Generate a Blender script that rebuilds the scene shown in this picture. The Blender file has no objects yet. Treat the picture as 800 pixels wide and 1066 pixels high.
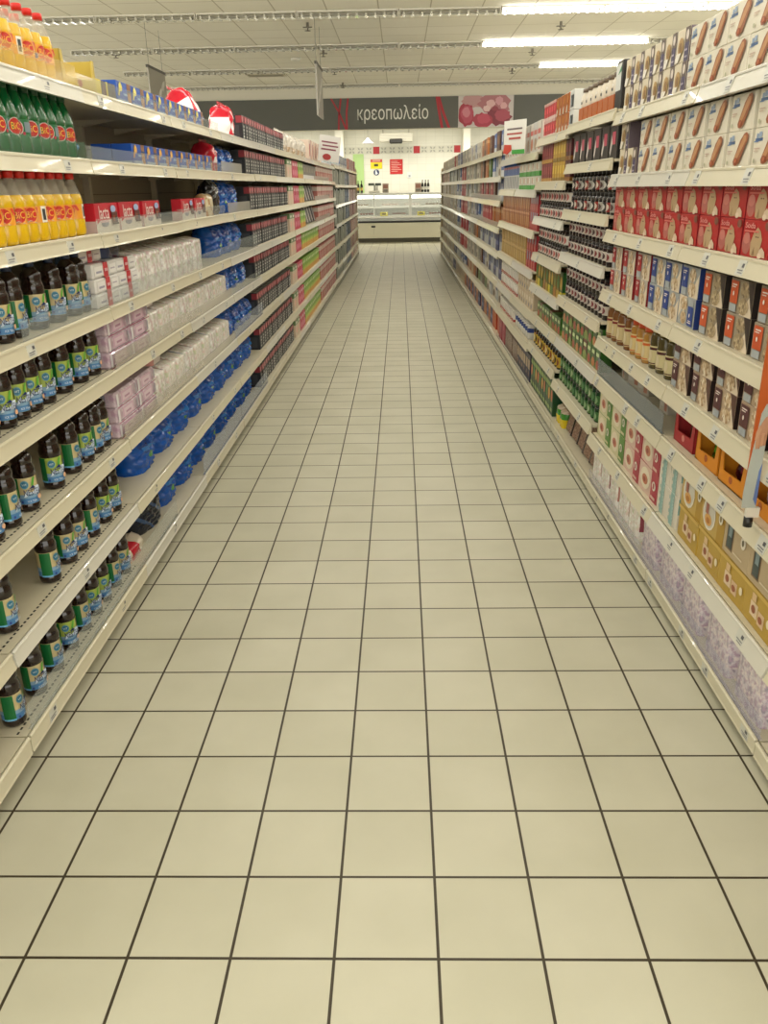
import bpy, bmesh, math, random
from mathutils import Vector, Matrix
PI = math.pi
C = bpy.context.scene.collection
rnd = random.Random(11)

# ------------------------------------------------------------------ materials
def lin(c):
    c = c / 255.0
    return c / 12.92 if c <= .04045 else ((c + .055) / 1.055) ** 2.4
def rgb(h):
    return (lin(int(h[0:2], 16)), lin(int(h[2:4], 16)), lin(int(h[4:6], 16)), 1)
_M = {}
def M(hexcol, rough=.5, metal=0, coat=0, spec=.5):
    k = (hexcol, rough, metal, coat, spec)
    if k in _M: return _M[k]
    m = bpy.data.materials.new('paint_' + hexcol); m.use_nodes = True
    b = m.node_tree.nodes['Principled BSDF']
    b.inputs['Base Color'].default_value = rgb(hexcol)
    b.inputs['Roughness'].default_value = rough
    b.inputs['Metallic'].default_value = metal
    b.inputs['Coat Weight'].default_value = coat
    b.inputs['Specular IOR Level'].default_value = spec
    _M[k] = m; return m
def glow(hexcol, strength):
    k = ('glow', hexcol, strength)
    if k in _M: return _M[k]
    m = bpy.data.materials.new('lamp_glow'); m.use_nodes = True
    b = m.node_tree.nodes['Principled BSDF']
    b.inputs['Base Color'].default_value = rgb('FFFFFF')
    b.inputs['Emission Color'].default_value = rgb(hexcol)
    b.inputs['Emission Strength'].default_value = strength
    m.cycles.emission_sampling = 'NONE'
    _M[k] = m; return m
def clear(hexcol='E8F0F0', amount=.8, rough=.08):
    k = ('clear', hexcol, amount, rough)
    if k in _M: return _M[k]
    m = bpy.data.materials.new('clear_plastic'); m.use_nodes = True
    nt = m.node_tree; n = nt.nodes; n.clear()
    out = n.new('ShaderNodeOutputMaterial'); mix = n.new('ShaderNodeMixShader')
    tr = n.new('ShaderNodeBsdfTransparent'); pb = n.new('ShaderNodeBsdfPrincipled')
    tr.inputs[0].default_value = (1, 1, 1, 1)
    pb.inputs['Base Color'].default_value = rgb(hexcol); pb.inputs['Roughness'].default_value = rough
    mix.inputs[0].default_value = 1 - amount
    nt.links.new(tr.outputs[0], mix.inputs[1]); nt.links.new(pb.outputs[0], mix.inputs[2])
    nt.links.new(mix.outputs[0], out.inputs[0])
    _M[k] = m; return m
def blotch(base, cols, scale=30, rough=.35, coat=0, detail=3, thr=.5, wid=.12):
    """printed blotchy pattern (flowers, crumbs, grain): noise picks between a base colour and two inks"""
    k = ('blotch', base, tuple(cols), scale, rough)
    if k in _M: return _M[k]
    m = bpy.data.materials.new('print_' + base); m.use_nodes = True
    nt = m.node_tree; n = nt.nodes; b = n['Principled BSDF']
    tc = n.new('ShaderNodeTexCoord'); cur = None
    for i, c in enumerate(cols):
        no = n.new('ShaderNodeTexNoise'); no.inputs['Scale'].default_value = scale * (1 + .37 * i)
        no.inputs['Detail'].default_value = detail
        mp = n.new('ShaderNodeMapping'); mp.inputs['Location'].default_value = (3.1 * i, 1.7 * i, 5.3 * i)
        nt.links.new(tc.outputs['Object'], mp.inputs[0]); nt.links.new(mp.outputs[0], no.inputs['Vector'])
        rp = n.new('ShaderNodeValToRGB')
        rp.color_ramp.elements[0].position = thr; rp.color_ramp.elements[0].color = (0, 0, 0, 1)
        rp.color_ramp.elements[1].position = thr + wid; rp.color_ramp.elements[1].color = (1, 1, 1, 1)
        nt.links.new(no.outputs[0], rp.inputs[0])
        mx = n.new('ShaderNodeMix'); mx.data_type = 'RGBA'
        nt.links.new(rp.outputs[0], mx.inputs[0])
        if cur is None: mx.inputs[6].default_value = rgb(base)
        else: nt.links.new(cur, mx.inputs[6])
        mx.inputs[7].default_value = rgb(c); cur = mx.outputs[2]
    nt.links.new(cur, b.inputs['Base Color'])
    b.inputs['Roughness'].default_value = rough; b.inputs['Coat Weight'].default_value = coat
    _M[k] = m; return m

# ------------------------------------------------------------------ mesh builder
_T = {}
def text_tris(s):
    """flat triangles of a word, width normalised to 0..1, height 0..1, aspect kept apart"""
    if s in _T: return _T[s]
    cu = bpy.data.curves.new('word', 'FONT'); cu.body = s; cu.resolution_u = 2
    o = bpy.data.objects.new('word', cu); C.objects.link(o)
    dg = bpy.context.evaluated_depsgraph_get(); dg.update()
    e = o.evaluated_get(dg); me = e.to_mesh()
    vs = [(v.co.x, v.co.y) for v in me.vertices]; fs = [tuple(p.vertices) for p in me.polygons]
    e.to_mesh_clear(); bpy.data.objects.remove(o); bpy.data.curves.remove(cu)
    x0 = min(v[0] for v in vs); x1 = max(v[0] for v in vs); y0 = min(v[1] for v in vs); y1 = max(v[1] for v in vs)
    vs = [((x - x0) / (x1 - x0), (y - y0) / (y1 - y0)) for x, y in vs]
    _T[s] = (vs, fs); return _T[s]

class G:
    def __init__(s): s.v = []; s.f = []; s.m = []; s.sm = []; s.mats = []
    def mi(s, m):
        if m not in s.mats: s.mats.append(m)
        return s.mats.index(m)
    def add(s, vs, fs, m, smooth=False):
        b = len(s.v); s.v += [tuple(p) for p in vs]; k = s.mi(m)
        for f in fs: s.f.append([b + i for i in f]); s.m.append(k); s.sm.append(smooth)
    def box(s, x0, x1, y0, y1, z0, z1, m, ch=0):
        if x0 > x1: x0, x1 = x1, x0
        if y0 > y1: y0, y1 = y1, y0
        if z0 > z1: z0, z1 = z1, z0
        if not ch:
            vs = [(x, y, z) for x in (x0, x1) for y in (y0, y1) for z in (z0, z1)]
            s.add(vs, [(0, 1, 3, 2), (4, 6, 7, 5), (0, 4, 5, 1), (2, 3, 7, 6), (0, 2, 6, 4), (1, 5, 7, 3)], m); return
        lo = (x0, y0, z0); hi = (x1, y1, z1); vs = []; ix = {}
        for sx in (0, 1):
            for sy in (0, 1):
                for sz in (0, 1):
                    sg = (sx, sy, sz)
                    for a in range(3):
                        p = [(hi[k] if sg[k] else lo[k]) + (0 if k == a else (-ch if sg[k] else ch)) for k in range(3)]
                        ix[sg, a] = len(vs); vs.append(tuple(p))
        cen = Vector([(lo[k] + hi[k]) / 2 for k in range(3)]); fs = []
        def put(f):
            p = [Vector(vs[i]) for i in f]; nrm = (p[1] - p[0]).cross(p[2] - p[0]); mid = sum(p, Vector()) / len(p)
            fs.append(tuple(f) if nrm.dot(mid - cen) > 0 else tuple(reversed(f)))
        for a in range(3):
            b, c = (a + 1) % 3, (a + 2) % 3
            for sv in (0, 1):
                L = []
                for q, w in ((0, 0), (1, 0), (1, 1), (0, 1)):
                    g = [0, 0, 0]; g[a] = sv; g[b] = q; g[c] = w; L.append(ix[tuple(g), a])
                put(L)
            for q in (0, 1):
                for w in (0, 1):
                    g0 = [0, 0, 0]; g0[b] = q; g0[c] = w; g1 = list(g0); g1[a] = 1
                    put([ix[tuple(g0), b], ix[tuple(g1), b], ix[tuple(g1), c], ix[tuple(g0), c]])
        for sx in (0, 1):
            for sy in (0, 1):
                for sz in (0, 1): put([ix[(sx, sy, sz), a] for a in range(3)])
        s.add(vs, fs, m)
    def lathe(s, prof, m, n=14, cx=0, cy=0, cap=True, smooth=True):
        """prof [(r,z)] or [(r,z,mat)] (mat paints the ring above it)"""
        vs = []
        for p in prof: vs += [(cx + p[0] * math.cos(2 * PI * i / n), cy + p[0] * math.sin(2 * PI * i / n), p[1]) for i in range(n)]
        b = len(s.v); s.v += vs
        for j in range(len(prof) - 1):
            k = s.mi(prof[j][2] if len(prof[j]) > 2 else m)
            for i in range(n):
                i2 = (i + 1) % n
                s.f.append([b + j * n + i, b + j * n + i2, b + (j + 1) * n + i2, b + (j + 1) * n + i]); s.m.append(k); s.sm.append(smooth)
        if cap:
            k = s.mi(m); e = len(prof) - 1
            s.f.append([b + i for i in reversed(range(n))]); s.m.append(k); s.sm.append(False)
            s.f.append([b + e * n + i for i in range(n)]); s.m.append(s.mi(prof[-2][2] if len(prof[-2]) > 2 else m)); s.sm.append(False)
    def tube(s, a, b, r, m, n=8):
        a = Vector(a); b = Vector(b); d = (b - a).normalized()
        u = d.orthogonal().normalized(); w = d.cross(u)
        vs = [tuple(p + r * (math.cos(2 * PI * i / n) * u + math.sin(2 * PI * i / n) * w)) for p in (a, b) for i in range(n)]
        fs = [(i, (i + 1) % n, n + (i + 1) % n, n + i) for i in range(n)] + [tuple(reversed(range(n))), tuple(range(n, 2 * n))]
        s.add(vs, fs, m)
    def prism(s, pts, axis, a0, a1, m):
        """polygon pts (2D) extruded along axis x/y/z from a0 to a1"""
        n = len(pts)
        def P(p, t): return (t, p[0], p[1]) if axis == 'x' else ((p[0], t, p[1]) if axis == 'y' else (p[0], p[1], t))
        vs = [P(p, a0) for p in pts] + [P(p, a1) for p in pts]
        fs = [(i, (i + 1) % n, n + (i + 1) % n, n + i) for i in range(n)] + [tuple(reversed(range(n))), tuple(range(n, 2 * n))]
        s.add(vs, fs, m)
    def build(s, name, fix=True):
        me = bpy.data.meshes.new(name); me.from_pydata(s.v, [], s.f)
        for m in s.mats: me.materials.append(m)
        me.polygons.foreach_set('material_index', s.m); me.polygons.foreach_set('use_smooth', s.sm)
        if fix:
            bm = bmesh.new(); bm.from_mesh(me); bmesh.ops.recalc_face_normals(bm, faces=[f for f in bm.faces]); bm.to_mesh(me); bm.free()
        me.update(); return me

def shape2d(sh):
    """printed shapes in fractions of the face: r rect, e ellipse, p polygon, t word"""
    k = sh[0]
    if k == 'r':
        _, a, b, c, d = sh[:5]; return [(a, b), (c, b), (c, d), (a, d)], [(0, 1, 2, 3)]
    if k == 'e':
        _, a, b, c, d = sh[:5]; n = 14
        return [((a + c) / 2 + (c - a) / 2 * math.cos(2 * PI * i / n), (b + d) / 2 + (d - b) / 2 * math.sin(2 * PI * i / n)) for i in range(n)], [tuple(range(n))]
    if k == 'p': return list(sh[1]), [tuple(range(len(sh[1])))]
    if k == 't':
        _, a, b, c, d, _m, word = sh[:7]; vs, fs = text_tris(word)
        return [(a + x * (c - a), b + y * (d - b)) for x, y in vs], fs
def ink(sh):
    return sh[2 if sh[0] == "p" else 5]
def as_mat(m, rough=.45): return M(m, rough) if isinstance(m, str) else m
def print_front(g, w, d, h, shapes, face='front', rough=.45, z0=0, off=.0006):
    for i, sh in enumerate(shapes):
        pts, fs = shape2d(sh); m = as_mat(ink(sh), rough); o = off * (i + 1) if len(shapes) < 12 else off * (1 + i * .5)
        if face == 'front': vs = [(-w / 2 + u * w, -d / 2 - o, z0 + v * h) for u, v in pts]
        elif face == 'near': vs = [(w / 2 + o, -d / 2 + u * d, z0 + v * h) for u, v in pts]      # +x end
        elif face == 'far': vs = [(-w / 2 - o, d / 2 - u * d, z0 + v * h) for u, v in pts]      # -x end
        else: vs = [(-w / 2 + u * w, -d / 2 + v * d, z0 + h + o) for u, v in pts]                # top
        g.add(vs, fs, m)
def print_round(g, r, shapes, rough=.4, off=.0005):
    """shapes on a cylinder facing -y: u is an angle in degrees (0 = facing, + to the viewer's right), v is z"""
    for i, sh in enumerate(shapes):
        pts, fs = shape2d(sh); m = as_mat(ink(sh), rough); R = r + off * (i + 1)
        if sh[0] == 'r':
            _, a, b, c, d = sh[:5]; n = max(2, int(abs(c - a) / 12)); us = [a + (c - a) * j / n for j in range(n + 1)]
            pts = [(u, b) for u in us] + [(u, d) for u in us]; fs = [(j, j + 1, n + 2 + j, n + 1 + j) for j in range(n)]
        vs = [(R * math.sin(math.radians(u)), -R * math.cos(math.radians(u)), v) for u, v in pts]
        g.add(vs, fs, m)

def carton(w, d, h, base, front=(), near=(), far=(), top=(), rough=.45, ch=.0015):
    g = G(); g.box(-w / 2, w / 2, -d / 2, d / 2, 0, h, as_mat(base, rough), ch)
    print_front(g, w, d, h, front, 'front', rough); print_front(g, w, d, h, near, 'near', rough)
    print_front(g, w, d, h, far, 'far', rough); print_front(g, w, d, h, top, 'top', rough)
    return g
def pillow(w, d, h, paint, p=3.0, crumple=.006, nx=14, nz=12, seed=1, crimp=0, foot=.35, fine=1, taper=0, gloss=.25):
    """a filled bag or soft pack: paint(u,v) gives the film's print, u and v from 0 to 1"""
    q = random.Random(seed); ph = [(q.uniform(0, 6), q.uniform(0, 6), q.uniform(5, 13) * fine, q.uniform(5, 13) * fine) for _ in range(5)]
    g = G(); vs = []; fs = []; ms = []
    def wob(u, v):
        if fine > 1.5: return sum(abs(math.sin(a + k * u + .6 * l * v)) + abs(math.sin(b + l * v - .5 * k * u)) for a, b, k, l in ph) / 5 - 1.25
        return sum(math.sin(a + k * u) * math.sin(b + l * v) for a, b, k, l in ph) / 5
    for side in (-1, 1):
        for j in range(nz + 1):
            for i in range(nx + 1):
                u = i / nx; v = j / nz; x = 2 * u - 1; z = 2 * v - 1
                zz = z if z > 0 else z * (1 - foot)
                t = max(0, 1 - abs(x) ** p) ** .5 * max(0, 1 - abs(zz) ** p) ** .5
                y = side * (d / 2 * t + crumple * wob(u * 1.0 + side, v) * min(1, t * 2))
                px = x * w / 2 * (1 - .08 * abs(zz) ** 3) * (1 - taper * v) + crumple * .5 * wob(v, u)
                vs.append((px, y, v * h + (crumple * .6 * wob(u, side) if j == nz else 0)))
    N = (nx + 1) * (nz + 1)
    for side in (0, 1):
        for j in range(nz):
            for i in range(nx):
                a = side * N + j * (nx + 1) + i; f = (a, a + 1, a + nx + 2, a + nx + 1)
                g_m = paint((i + .5) / nx, (j + .5) / nz); ms.append(g_m); fs.append(f if side == 0 else tuple(reversed(f)))
    g.v = vs; 
    for f, m in zip(fs, ms): g.f.append(list(f)); g.m.append(g.mi(as_mat(m, gloss))); g.sm.append(True)
    if crimp:
        g.box(-w * .42, w * .42, -.002, .002, h - .004, h + crimp, g.mats[g.m[nx * (nz - 1)]])
    return g
def weld(g, name):
    me = g.build(name, fix=False); bm = bmesh.new(); bm.from_mesh(me)
    bmesh.ops.remove_doubles(bm, verts=bm.verts, dist=.0004); bmesh.ops.recalc_face_normals(bm, faces=bm.faces[:])
    bm.to_mesh(me); bm.free(); me.update(); return me

# ------------------------------------------------------------------ objects
def tag(o, label, cat, group=None, kind=None):
    if label: o['label'] = label
    if cat: o['category'] = cat
    if group: o['group'] = group
    if kind: o['kind'] = kind
    return o
def link(name, mesh, parent=None, loc=(0, 0, 0), rot=(0, 0, 0)):
    o = bpy.data.objects.new(name, mesh); C.objects.link(o)
    o.location = loc; o.rotation_euler = rot
    if parent is not None: o.parent = parent
    return o
def mesh_of(g, name): return g.build(name) if isinstance(g, G) else g
class Kind:
    """one kind of product: its body mesh and its parts; many() sets out copies"""
    def __init__(s, name, desc, cat, size, body, parts=(), rz=0):
        s.name = name; s.desc = desc; s.cat = cat; s.w, s.d, s.h = size; s.body = body; s.parts = list(parts); s.rz = rz
    def put(s, loc, rot, label, group):
        o = link(s.name, s.body, None, loc, rot); tag(o, label, s.cat, group)
        for nm, me, off in s.parts: link(nm, me, o, off)
        return o
XL, XR = -1.0425, .974
ORD = ('zeroth first second third fourth fifth sixth seventh eighth ninth tenth eleventh twelfth thirteenth fourteenth fifteenth sixteenth '
       'seventeenth eighteenth nineteenth twentieth').split()
def ordinal(n):
    if n <= 20: return ORD[n]
    t = {2: 'twenty', 3: 'thirty', 4: 'forty', 5: 'fifty', 6: 'sixty', 7: 'seventy', 8: 'eighty', 9: 'ninety'}[n // 10]
    return {2: 'twentieth', 3: 'thirtieth', 4: 'fortieth', 5: 'fiftieth', 6: 'sixtieth', 7: 'seventieth', 8: 'eightieth', 9: 'ninetieth'}[n // 10] if n % 10 == 0 else t + '-' + ORD[n % 10]
_plan = {}    # (kind desc, side, shelf word) -> list of placements, labelled at the end
def shelf_word(side, idx, top):
    s = 'left' if side == 'L' else 'right'
    return f'lowest {s} shelf' if idx == 0 else (f'top {s} shelf' if idx == top else f'{ORD[idx + 1]} {s} shelf up')
def lay(side, idx, top, z, kinds, y0, y1, pitch=None, n=None, tiers=1, rows=1, back=.02, jit=.002, rj=.018, keep=1.0, gap=.002, lean=0, rowgap=.004, skip=(), at=None):
    """products side by side on one shelf between y0 and y1; kinds is one Kind or a list cycled along the shelf"""
    ks = kinds if isinstance(kinds, list) else [kinds]
    ys = at
    if ys is None:
        if n is None: n = max(1, int(round((y1 - y0) / (pitch or (ks[0].w + gap)))))
        ys = [y0 + (i + .5) * (y1 - y0) / n for i in range(n)]
    for i, y in enumerate(ys):
        k = ks[i % len(ks)]
        for r in range(rows):
            for t in range(tiers):
                if (i, r, t) in skip: continue
                if r and rnd.random() > keep: continue
                jx = rnd.uniform(-jit, jit); jy = rnd.uniform(-jit, jit) * .25; a = rnd.uniform(-rj, rj)
                dep = back + k.d / 2 + r * (k.d + rowgap) + abs(jx)
                x = XL - dep if side == 'L' else XR + dep
                rz = (PI / 2 if side == 'L' else -PI / 2) + a + k.rz
                _plan.setdefault((k.desc, side, shelf_word(side, idx, top)), []).append((k, (x, y + jy, z + t * (k.h + .0008) + abs(math.sin(lean)) * k.d / 2), (lean, 0, rz), r, t, tiers, rows))
def label_all():
    seen = set()
    for (desc, side, sw), L in _plan.items():
        ys = sorted({round(p[1][1], 1 if False else 3) for p in L}, reverse=True)
        # columns: placements whose y differ by less than a third of a width belong together
        cols = []; ref = None
        for p in sorted(L, key=lambda p: -p[1][1]):
            if ref is None or ref - p[1][1] > p[0].w * .45: cols.append([]); ref = p[1][1]
            cols[-1].append(p)
        many_t = max(p[5] for p in L); many_r = max(p[6] for p in L)
        for ci, col in enumerate(cols):
            count = {}
            for k, loc, rot, r, t, nt, nr in col:
                lb = desc
                if len(cols) > 1: lb += f', {ordinal(ci + 1)} from far end'
                if many_t > 1: lb += ', ' + (['lower-tier', 'upper-tier'][t] if many_t == 2 else ['bottom-tier', 'middle-tier', 'third-tier', 'fourth-tier'][t])
                if r: lb += ' behind' if r == 1 else ' at back'
                lb += ', ' + sw
                if lb in seen: print('DUP', lb)
                seen.add(lb)
                k.put(loc, rot, lb, f'{desc} row, {sw}')
# ------------------------------------------------------------------ products
def bottle_profile(pts, scale=1): return [(r * scale, z * scale) + tuple(x) for r, z, *x in pts]
def tea_bottle(bg, name, desc, turn):
    dark = M('1D0D08', .07, coat=.4)
    g = G(); g.lathe([(.024, 0), (.031, .004), (.033, .012), (.033, .022), (.0315, .026), (.0315, .116), (.033, .121), (.0335, .136), (.031, .147), (.0285, .155), (.0285, .16),
                      (.0305, .168), (.029, .178), (.021, .191), (.0135, .197), (.0135, .2)], dark, 16)
    body = g.build(name)
    c = G(); c.lathe([(.0145, .2), (.0145, .214), (.013, .216)], M('24304A', .4), 12); cap = c.build('cap')
    l = G(); R = .0318; zq = lambda z: .027 + (z - .051) * 1.32
    l.lathe([(R, .027), (R, .1145)], as_mat(bg, .35), 24, cap=False)
    S = [('r', -180, .0515, 180, .066, '4A80B4'), ('r', -180, .066, 180, .076, '86A9C4'),
         ('r', -105, .0515, -48, .1165, '0C6B34'), ('r', -105, .051, -48, .0555, '6FB6E2'), ('r', 75, .0515, 120, .1165, 'D8D2BC'),
         ('p', [(20, .088), (34, .110), (40, .117), (26, .117), (14, .100)], '5FA83C'),
         ('e', -36, .091, 2, .112, '5B93A8'), ('e', -33, .0935, -1, .1095, '2C6E8C'), ('t', -28, .099, -6, .104, 'DDE8E8', 'VIT'),
         ('p', [(-26, .070), (-18, .082), (10, .094), (56, .094), (60, .080), (40, .074)], 'CFDCEA'),
         ('t', -24, .0735, 58, .0895, '16245E', 'NESTEA'), ('p', [(0, .0905), (20, .0985), (30, .0905)], '1B2A66'),
         ('e', 34, .0605, 58, .0725, 'E8B48C'), ('e', -40, .056, -30, .0625, '24408C'), ('t', -14, .0575, 26, .0625, 'EAF2FA', 'ICE TEA')]
    S = [(q[0], q[1], zq(q[2]), q[3], zq(q[4]), *q[5:]) if q[0] != 'p' else ('p', [(a, zq(b)) for a, b in q[1]], q[2]) for q in S]
    print_round(l, R, S)
    lab = l.build('label')
    for me in (body, cap, lab):
        for vv in me.vertices: vv.co.z *= .915
    k = Kind(name, desc, 'bottle', (.067, .067, .198), body, [('cap', cap, (0, 0, 0)), ('label', lab, (0, 0, 0))], turn)
    return k
TAN, LIME = 'CDBB8A', 'A9BB54'
tea_tan = [tea_bottle(TAN, 'iced_tea_bottle', 'brown iced tea bottle with tan label', a) for a in (-.8, -.66)]
tea_lime = [tea_bottle(LIME, 'iced_tea_bottle', 'brown iced tea bottle with lime label', a) for a in (-.8, -.6)]
tea_turned = [tea_bottle(TAN, 'iced_tea_bottle', 'iced tea bottle showing green panel', -.12)]

def soda(name, desc, liquid, neck, capcol, bandcol, turn, green=False):
    lq = M(liquid, .1, coat=.5); nk = lq if green else clear('D8D0BC', .72, .05)
    g = G(); g.lathe([(.022, 0, lq), (.030, .004, lq), (.0325, .014, lq), (.0325, .05, lq), (.0318, .053, lq), (.0318, .104, lq), (.0328, .108, lq), (.031, .122, lq), (.0275, .134, nk),
                      (.0225, .150, nk), (.0165, .168, nk), (.013, .178, nk), (.0125, .184, nk)], lq, 16)
    body = g.build(name)
    c = G(); c.lathe([(.0145, .180), (.0148, .196), (.0138, .199)], M(capcol, .35), 14); cap = c.build('cap')
    l = G(); R = .0321
    l.lathe([(R, .055), (R, .102)], as_mat(bandcol, .3), 24, cap=False)
    if green:
        S = [('r', -110, .0555, -40, .1015, '2E2C66'), ('r', 45, .066, 100, .094, '7C8B94'), ('e', -38, .0545, 38, .103, 'D9C9C4'), ('e', -34, .057, 34, .1005, 'C22A20'),
             ('t', -24, .070, 24, .089, 'F0C24A', 'BiC'), ('e', 30, .057, 44, .067, 'B8294A')]
    else:
        S = [('r', -120, .0555, -60, .1015, 'D8432A'), ('r', 85, .0555, 120, .1015, 'F2EBDD'), ('r', 92, .062, 112, .094, '3A3A3A'),
             ('e', -40, .056, 40, .1015, 'F4B04A'), ('e', -34, .0595, 34, .099, 'C92A1E'), ('t', -25, .071, 25, .090, 'F7C34A', 'BiC'),
             ('e', -52, .062, -32, .078, '33408C'), ('p', [(-40, .0565), (-10, .064), (30, .0565)], 'F3E9D6'), ('p', [(30, .099), (46, .099), (60, .083), (50, .080)], 'D8432A')]
    print_round(l, R, S)
    lab = l.build('label')
    for me in (body, cap, lab):
        for vv in me.vertices: vv.co.z *= .95 if green else .98
    return Kind(name, desc, 'bottle', (.066, .066, .195), body, [('cap', cap, (0, 0, 0)), ('label', lab, (0, 0, 0))], turn)
orange_soda = [soda('orange_soda_bottle', 'orange soda bottle with red cap', 'E2B60A', None, 'D8281E', 'F0A030', a) for a in (-.75, -.5, -1.0, -1.9)]
green_soda = [soda('green_soda_bottle', 'green soda bottle with round red logo', '0A5A2C', None, '0B4A26', '1C6E40', a, True) for a in (-.8, -.5, -1.3)]

def bar_box(desc, name, orange):
    F = [('r', .72, .0, 1, 1, '8A5A34'), ('r', .75, .1, .97, .55, 'B9824A'), ('r', .72, .62, 1, .7, '2A3A6A'), ('p', [(.05, .35), (.14, .35), (.30, .95), (.20, .95)], 'E8A23A' if orange else 'E6D24A'),
         ('e', .12, .55, .36, .92, 'E8B04A' if orange else 'F0E26A'), ('r', .40, .42, .66, .52, '8FB0DA'), ('r', .0, .0, .72, .22, '9FB2C8')]
    k = Kind(name, desc, 'box', (.182, .08, .08), carton(.182, .08, .08, '1450B4', F, [('r', 0, 0, 1, .2, '9FB2C8')], [('r', 0, 0, 1, .2, '9FB2C8')], [('r', .05, .08, .95, .92, '2C66C0')]).build(name))
    return k
blue_slash = bar_box('blue snack box with yellow slash', 'snack_box', False)
blue_orange = bar_box('blue snack box with orange emblem', 'snack_box', True)
lacta = Kind('chocolate_pack', 'red and white chocolate multipack', 'chocolate', (.26, .05, .098), carton(.26, .05, .098, 'C2142A',
    [('r', .0, 0, 1, .42, 'E6DFD0'), ('p', [(.04, .42), (.04, .3), (.2, .42)], 'C2142A'), ('t', .16, .46, .58, .92, 'F4ECE4', 'lacta'), ('e', .2, .18, .52, .40, '8D8F96'), ('p', [(.16, .34), (.56, .34), (.5, .42), (.2, .42)], 'D7B8B4'),
     ('e', .64, .66, .88, .92, '9FB4DA'), ('r', .66, .30, .92, .68, '5A2418'), ('r', .7, .36, .8, .56, '8A4A2E'), ('r', .82, .36, .90, .5, '2E2A36'), ('r', .66, .24, .94, .3, '3A2016')],
    [('r', 0, 0, 1, .42, 'E6DFD0')], [('r', 0, 0, 1, .4, 'D8BDB8')], [('r', .03, .05, .97, .95, 'CC1B30')]).build('chocolate_pack'))
cream_pack = Kind('cream_packet', 'small cream packet with brown dots', 'packet', (.2, .08, .12), weld(pillow(.2, .08, .12, lambda u, v: 'D9CBA8' if (int(u * 5) + int(v * 4)) % 3 else 'B9936A', p=5), 'cream_packet'))
clearfilm = .22
tissue_band = Kind('tissue_packet', 'white tissue packet with red band', 'tissues', (.235, .075, .05), carton(.235, .075, .05, 'DAD6D2',
    [('r', .42, 0, .62, 1, 'C23540'), ('r', .05, .2, .38, .8, 'EDE9E6'), ('r', .1, .35, .34, .5, 'A9A4B4'), ('r', .66, .2, .95, .8, 'EDE9E6'), ('r', .7, .45, .9, .55, 'B8B0B8'), ('r', .44, .4, .6, .6, 'DFA0A4')],
    [('r', 0, .1, .3, .9, 'F4F2F0')], [('r', 0, .1, .4, .9, '44556A')], [('r', .42, 0, .62, 1, 'C23540')], rough=.18, ch=.006).build('tissue_packet'))
FLOR = blotch('E2DCD6', ['C6CEB2', 'DABFC0', 'F4F1EC'], 30, .25, coat=.3)
FLORW = blotch('E8E2DA', ['CAD2B2', 'E2CCC4', 'F6F3EE'], 36, .25, coat=.3)
PURP = blotch('D6CCD2', ['A498A8', 'E6DAD8', 'BBA0B4'], 40, .28, coat=.3)
def napkins(base, desc, seed, h=.135, w=.18, spine='A85A66', name='napkin_pack', sp=.9):
    def paint(u, v): return as_mat(spine, .25) if (u > sp and v > .3) else base
    return Kind(name, desc, 'napkins', (w, .16, h), weld(pillow(w, .16, h, paint, p=14, crumple=.003, nx=16, nz=10, seed=seed, foot=.7), name))
nap_white = [napkins(FLOR, 'white floral napkin pack', 3), napkins(FLORW, 'white floral napkin pack', 4, spine='C9B0A8'), napkins(FLORW, 'white floral napkin pack', 5, spine='6A7FB0')]
nap_tall = [napkins(FLOR, 'tall white floral napkin pack', s, .162, .188, c) for s, c in ((13, '7A4450'), (14, '5A6FA0'), (15, 'B8848A'))]
nap_low = [napkins(FLORW, 'white floral napkin pack behind guard', s, .185, .17, c, sp=.94) for s, c in ((6, '8A3A48'), (7, 'C8A8A0'), (8, 'B77A70'))]
nap_purple = [napkins(PURP, 'pale purple napkin pack', s, .19, .22, '6A6A84', sp=.97) for s in (9, 10)]
nap_flat = Kind('napkin_pack', 'white pack lying flat on napkin packs', 'napkins', (.2, .13, .05), weld(pillow(.2, .13, .05, lambda u, v: 'E8DCD2' if u > .3 else 'D79A94', p=8, crumple=.003), 'napkin_pack'))
PINKW = blotch('C3ACB8', ['DCCAD2', 'B493A6'], 30, .2, coat=.4)
pink_tissue = Kind('wrapped_tissue_pack', 'pink shrink-wrapped tissue pack', 'tissues', (.25, .08, .058), carton(.25, .08, .058, PINKW,
    [('r', .24, .14, .76, .86, 'CFA9BF'), ('r', .3, .25, .7, .72, 'DDC3D0'), ('r', .38, .36, .62, .5, 'B58AA2'), ('r', .02, .1, .1, .9, 'E6E2E6'), ('r', .9, .2, .97, .8, 'AFA9B4'), ('r', .0, .0, 1, .05, '9A3A62')],
    [('r', .1, .1, .35, .9, 'F0ECF0')], [('r', .1, .1, .5, .9, '8E8A98')], [('r', .2, .1, .8, .9, 'CDB4C2')], rough=.16, ch=.008).build('wrapped_tissue_pack'))
def bag(name, desc, w, d, h, paint, seed, crimp=.012, p=2.6, cr=.012, cat='bag', n=1, fine=1.6, taper=0, gloss=.16):
    return [Kind(name, desc, cat, (w, d, h), weld(pillow(w, d, h, paint, p=p, crumple=cr, nx=44, nz=36, seed=seed + i, crimp=crimp, fine=fine, taper=taper, gloss=gloss), name)) for i in range(n)]
def bluepaint(u, v):
    if .42 < u < .60 and .3 < v < .42: return '4F8A4A'
    if .2 < u < .8 and .5 < v < .62: return '2270BC'
    return '0D53AC' if (math.sin(9 * u + 3 * v) + math.sin(7 * v)) > -.9 else '083E8A'
blue_bag = bag('blue_bag', 'crinkled glossy blue bag', .26, .17, .185, bluepaint, 21, n=3, cr=.026)
blue_small = bag('blue_bag', 'crinkled glossy blue bag', .22, .15, .15, bluepaint, 31, n=2, cr=.024)
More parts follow.
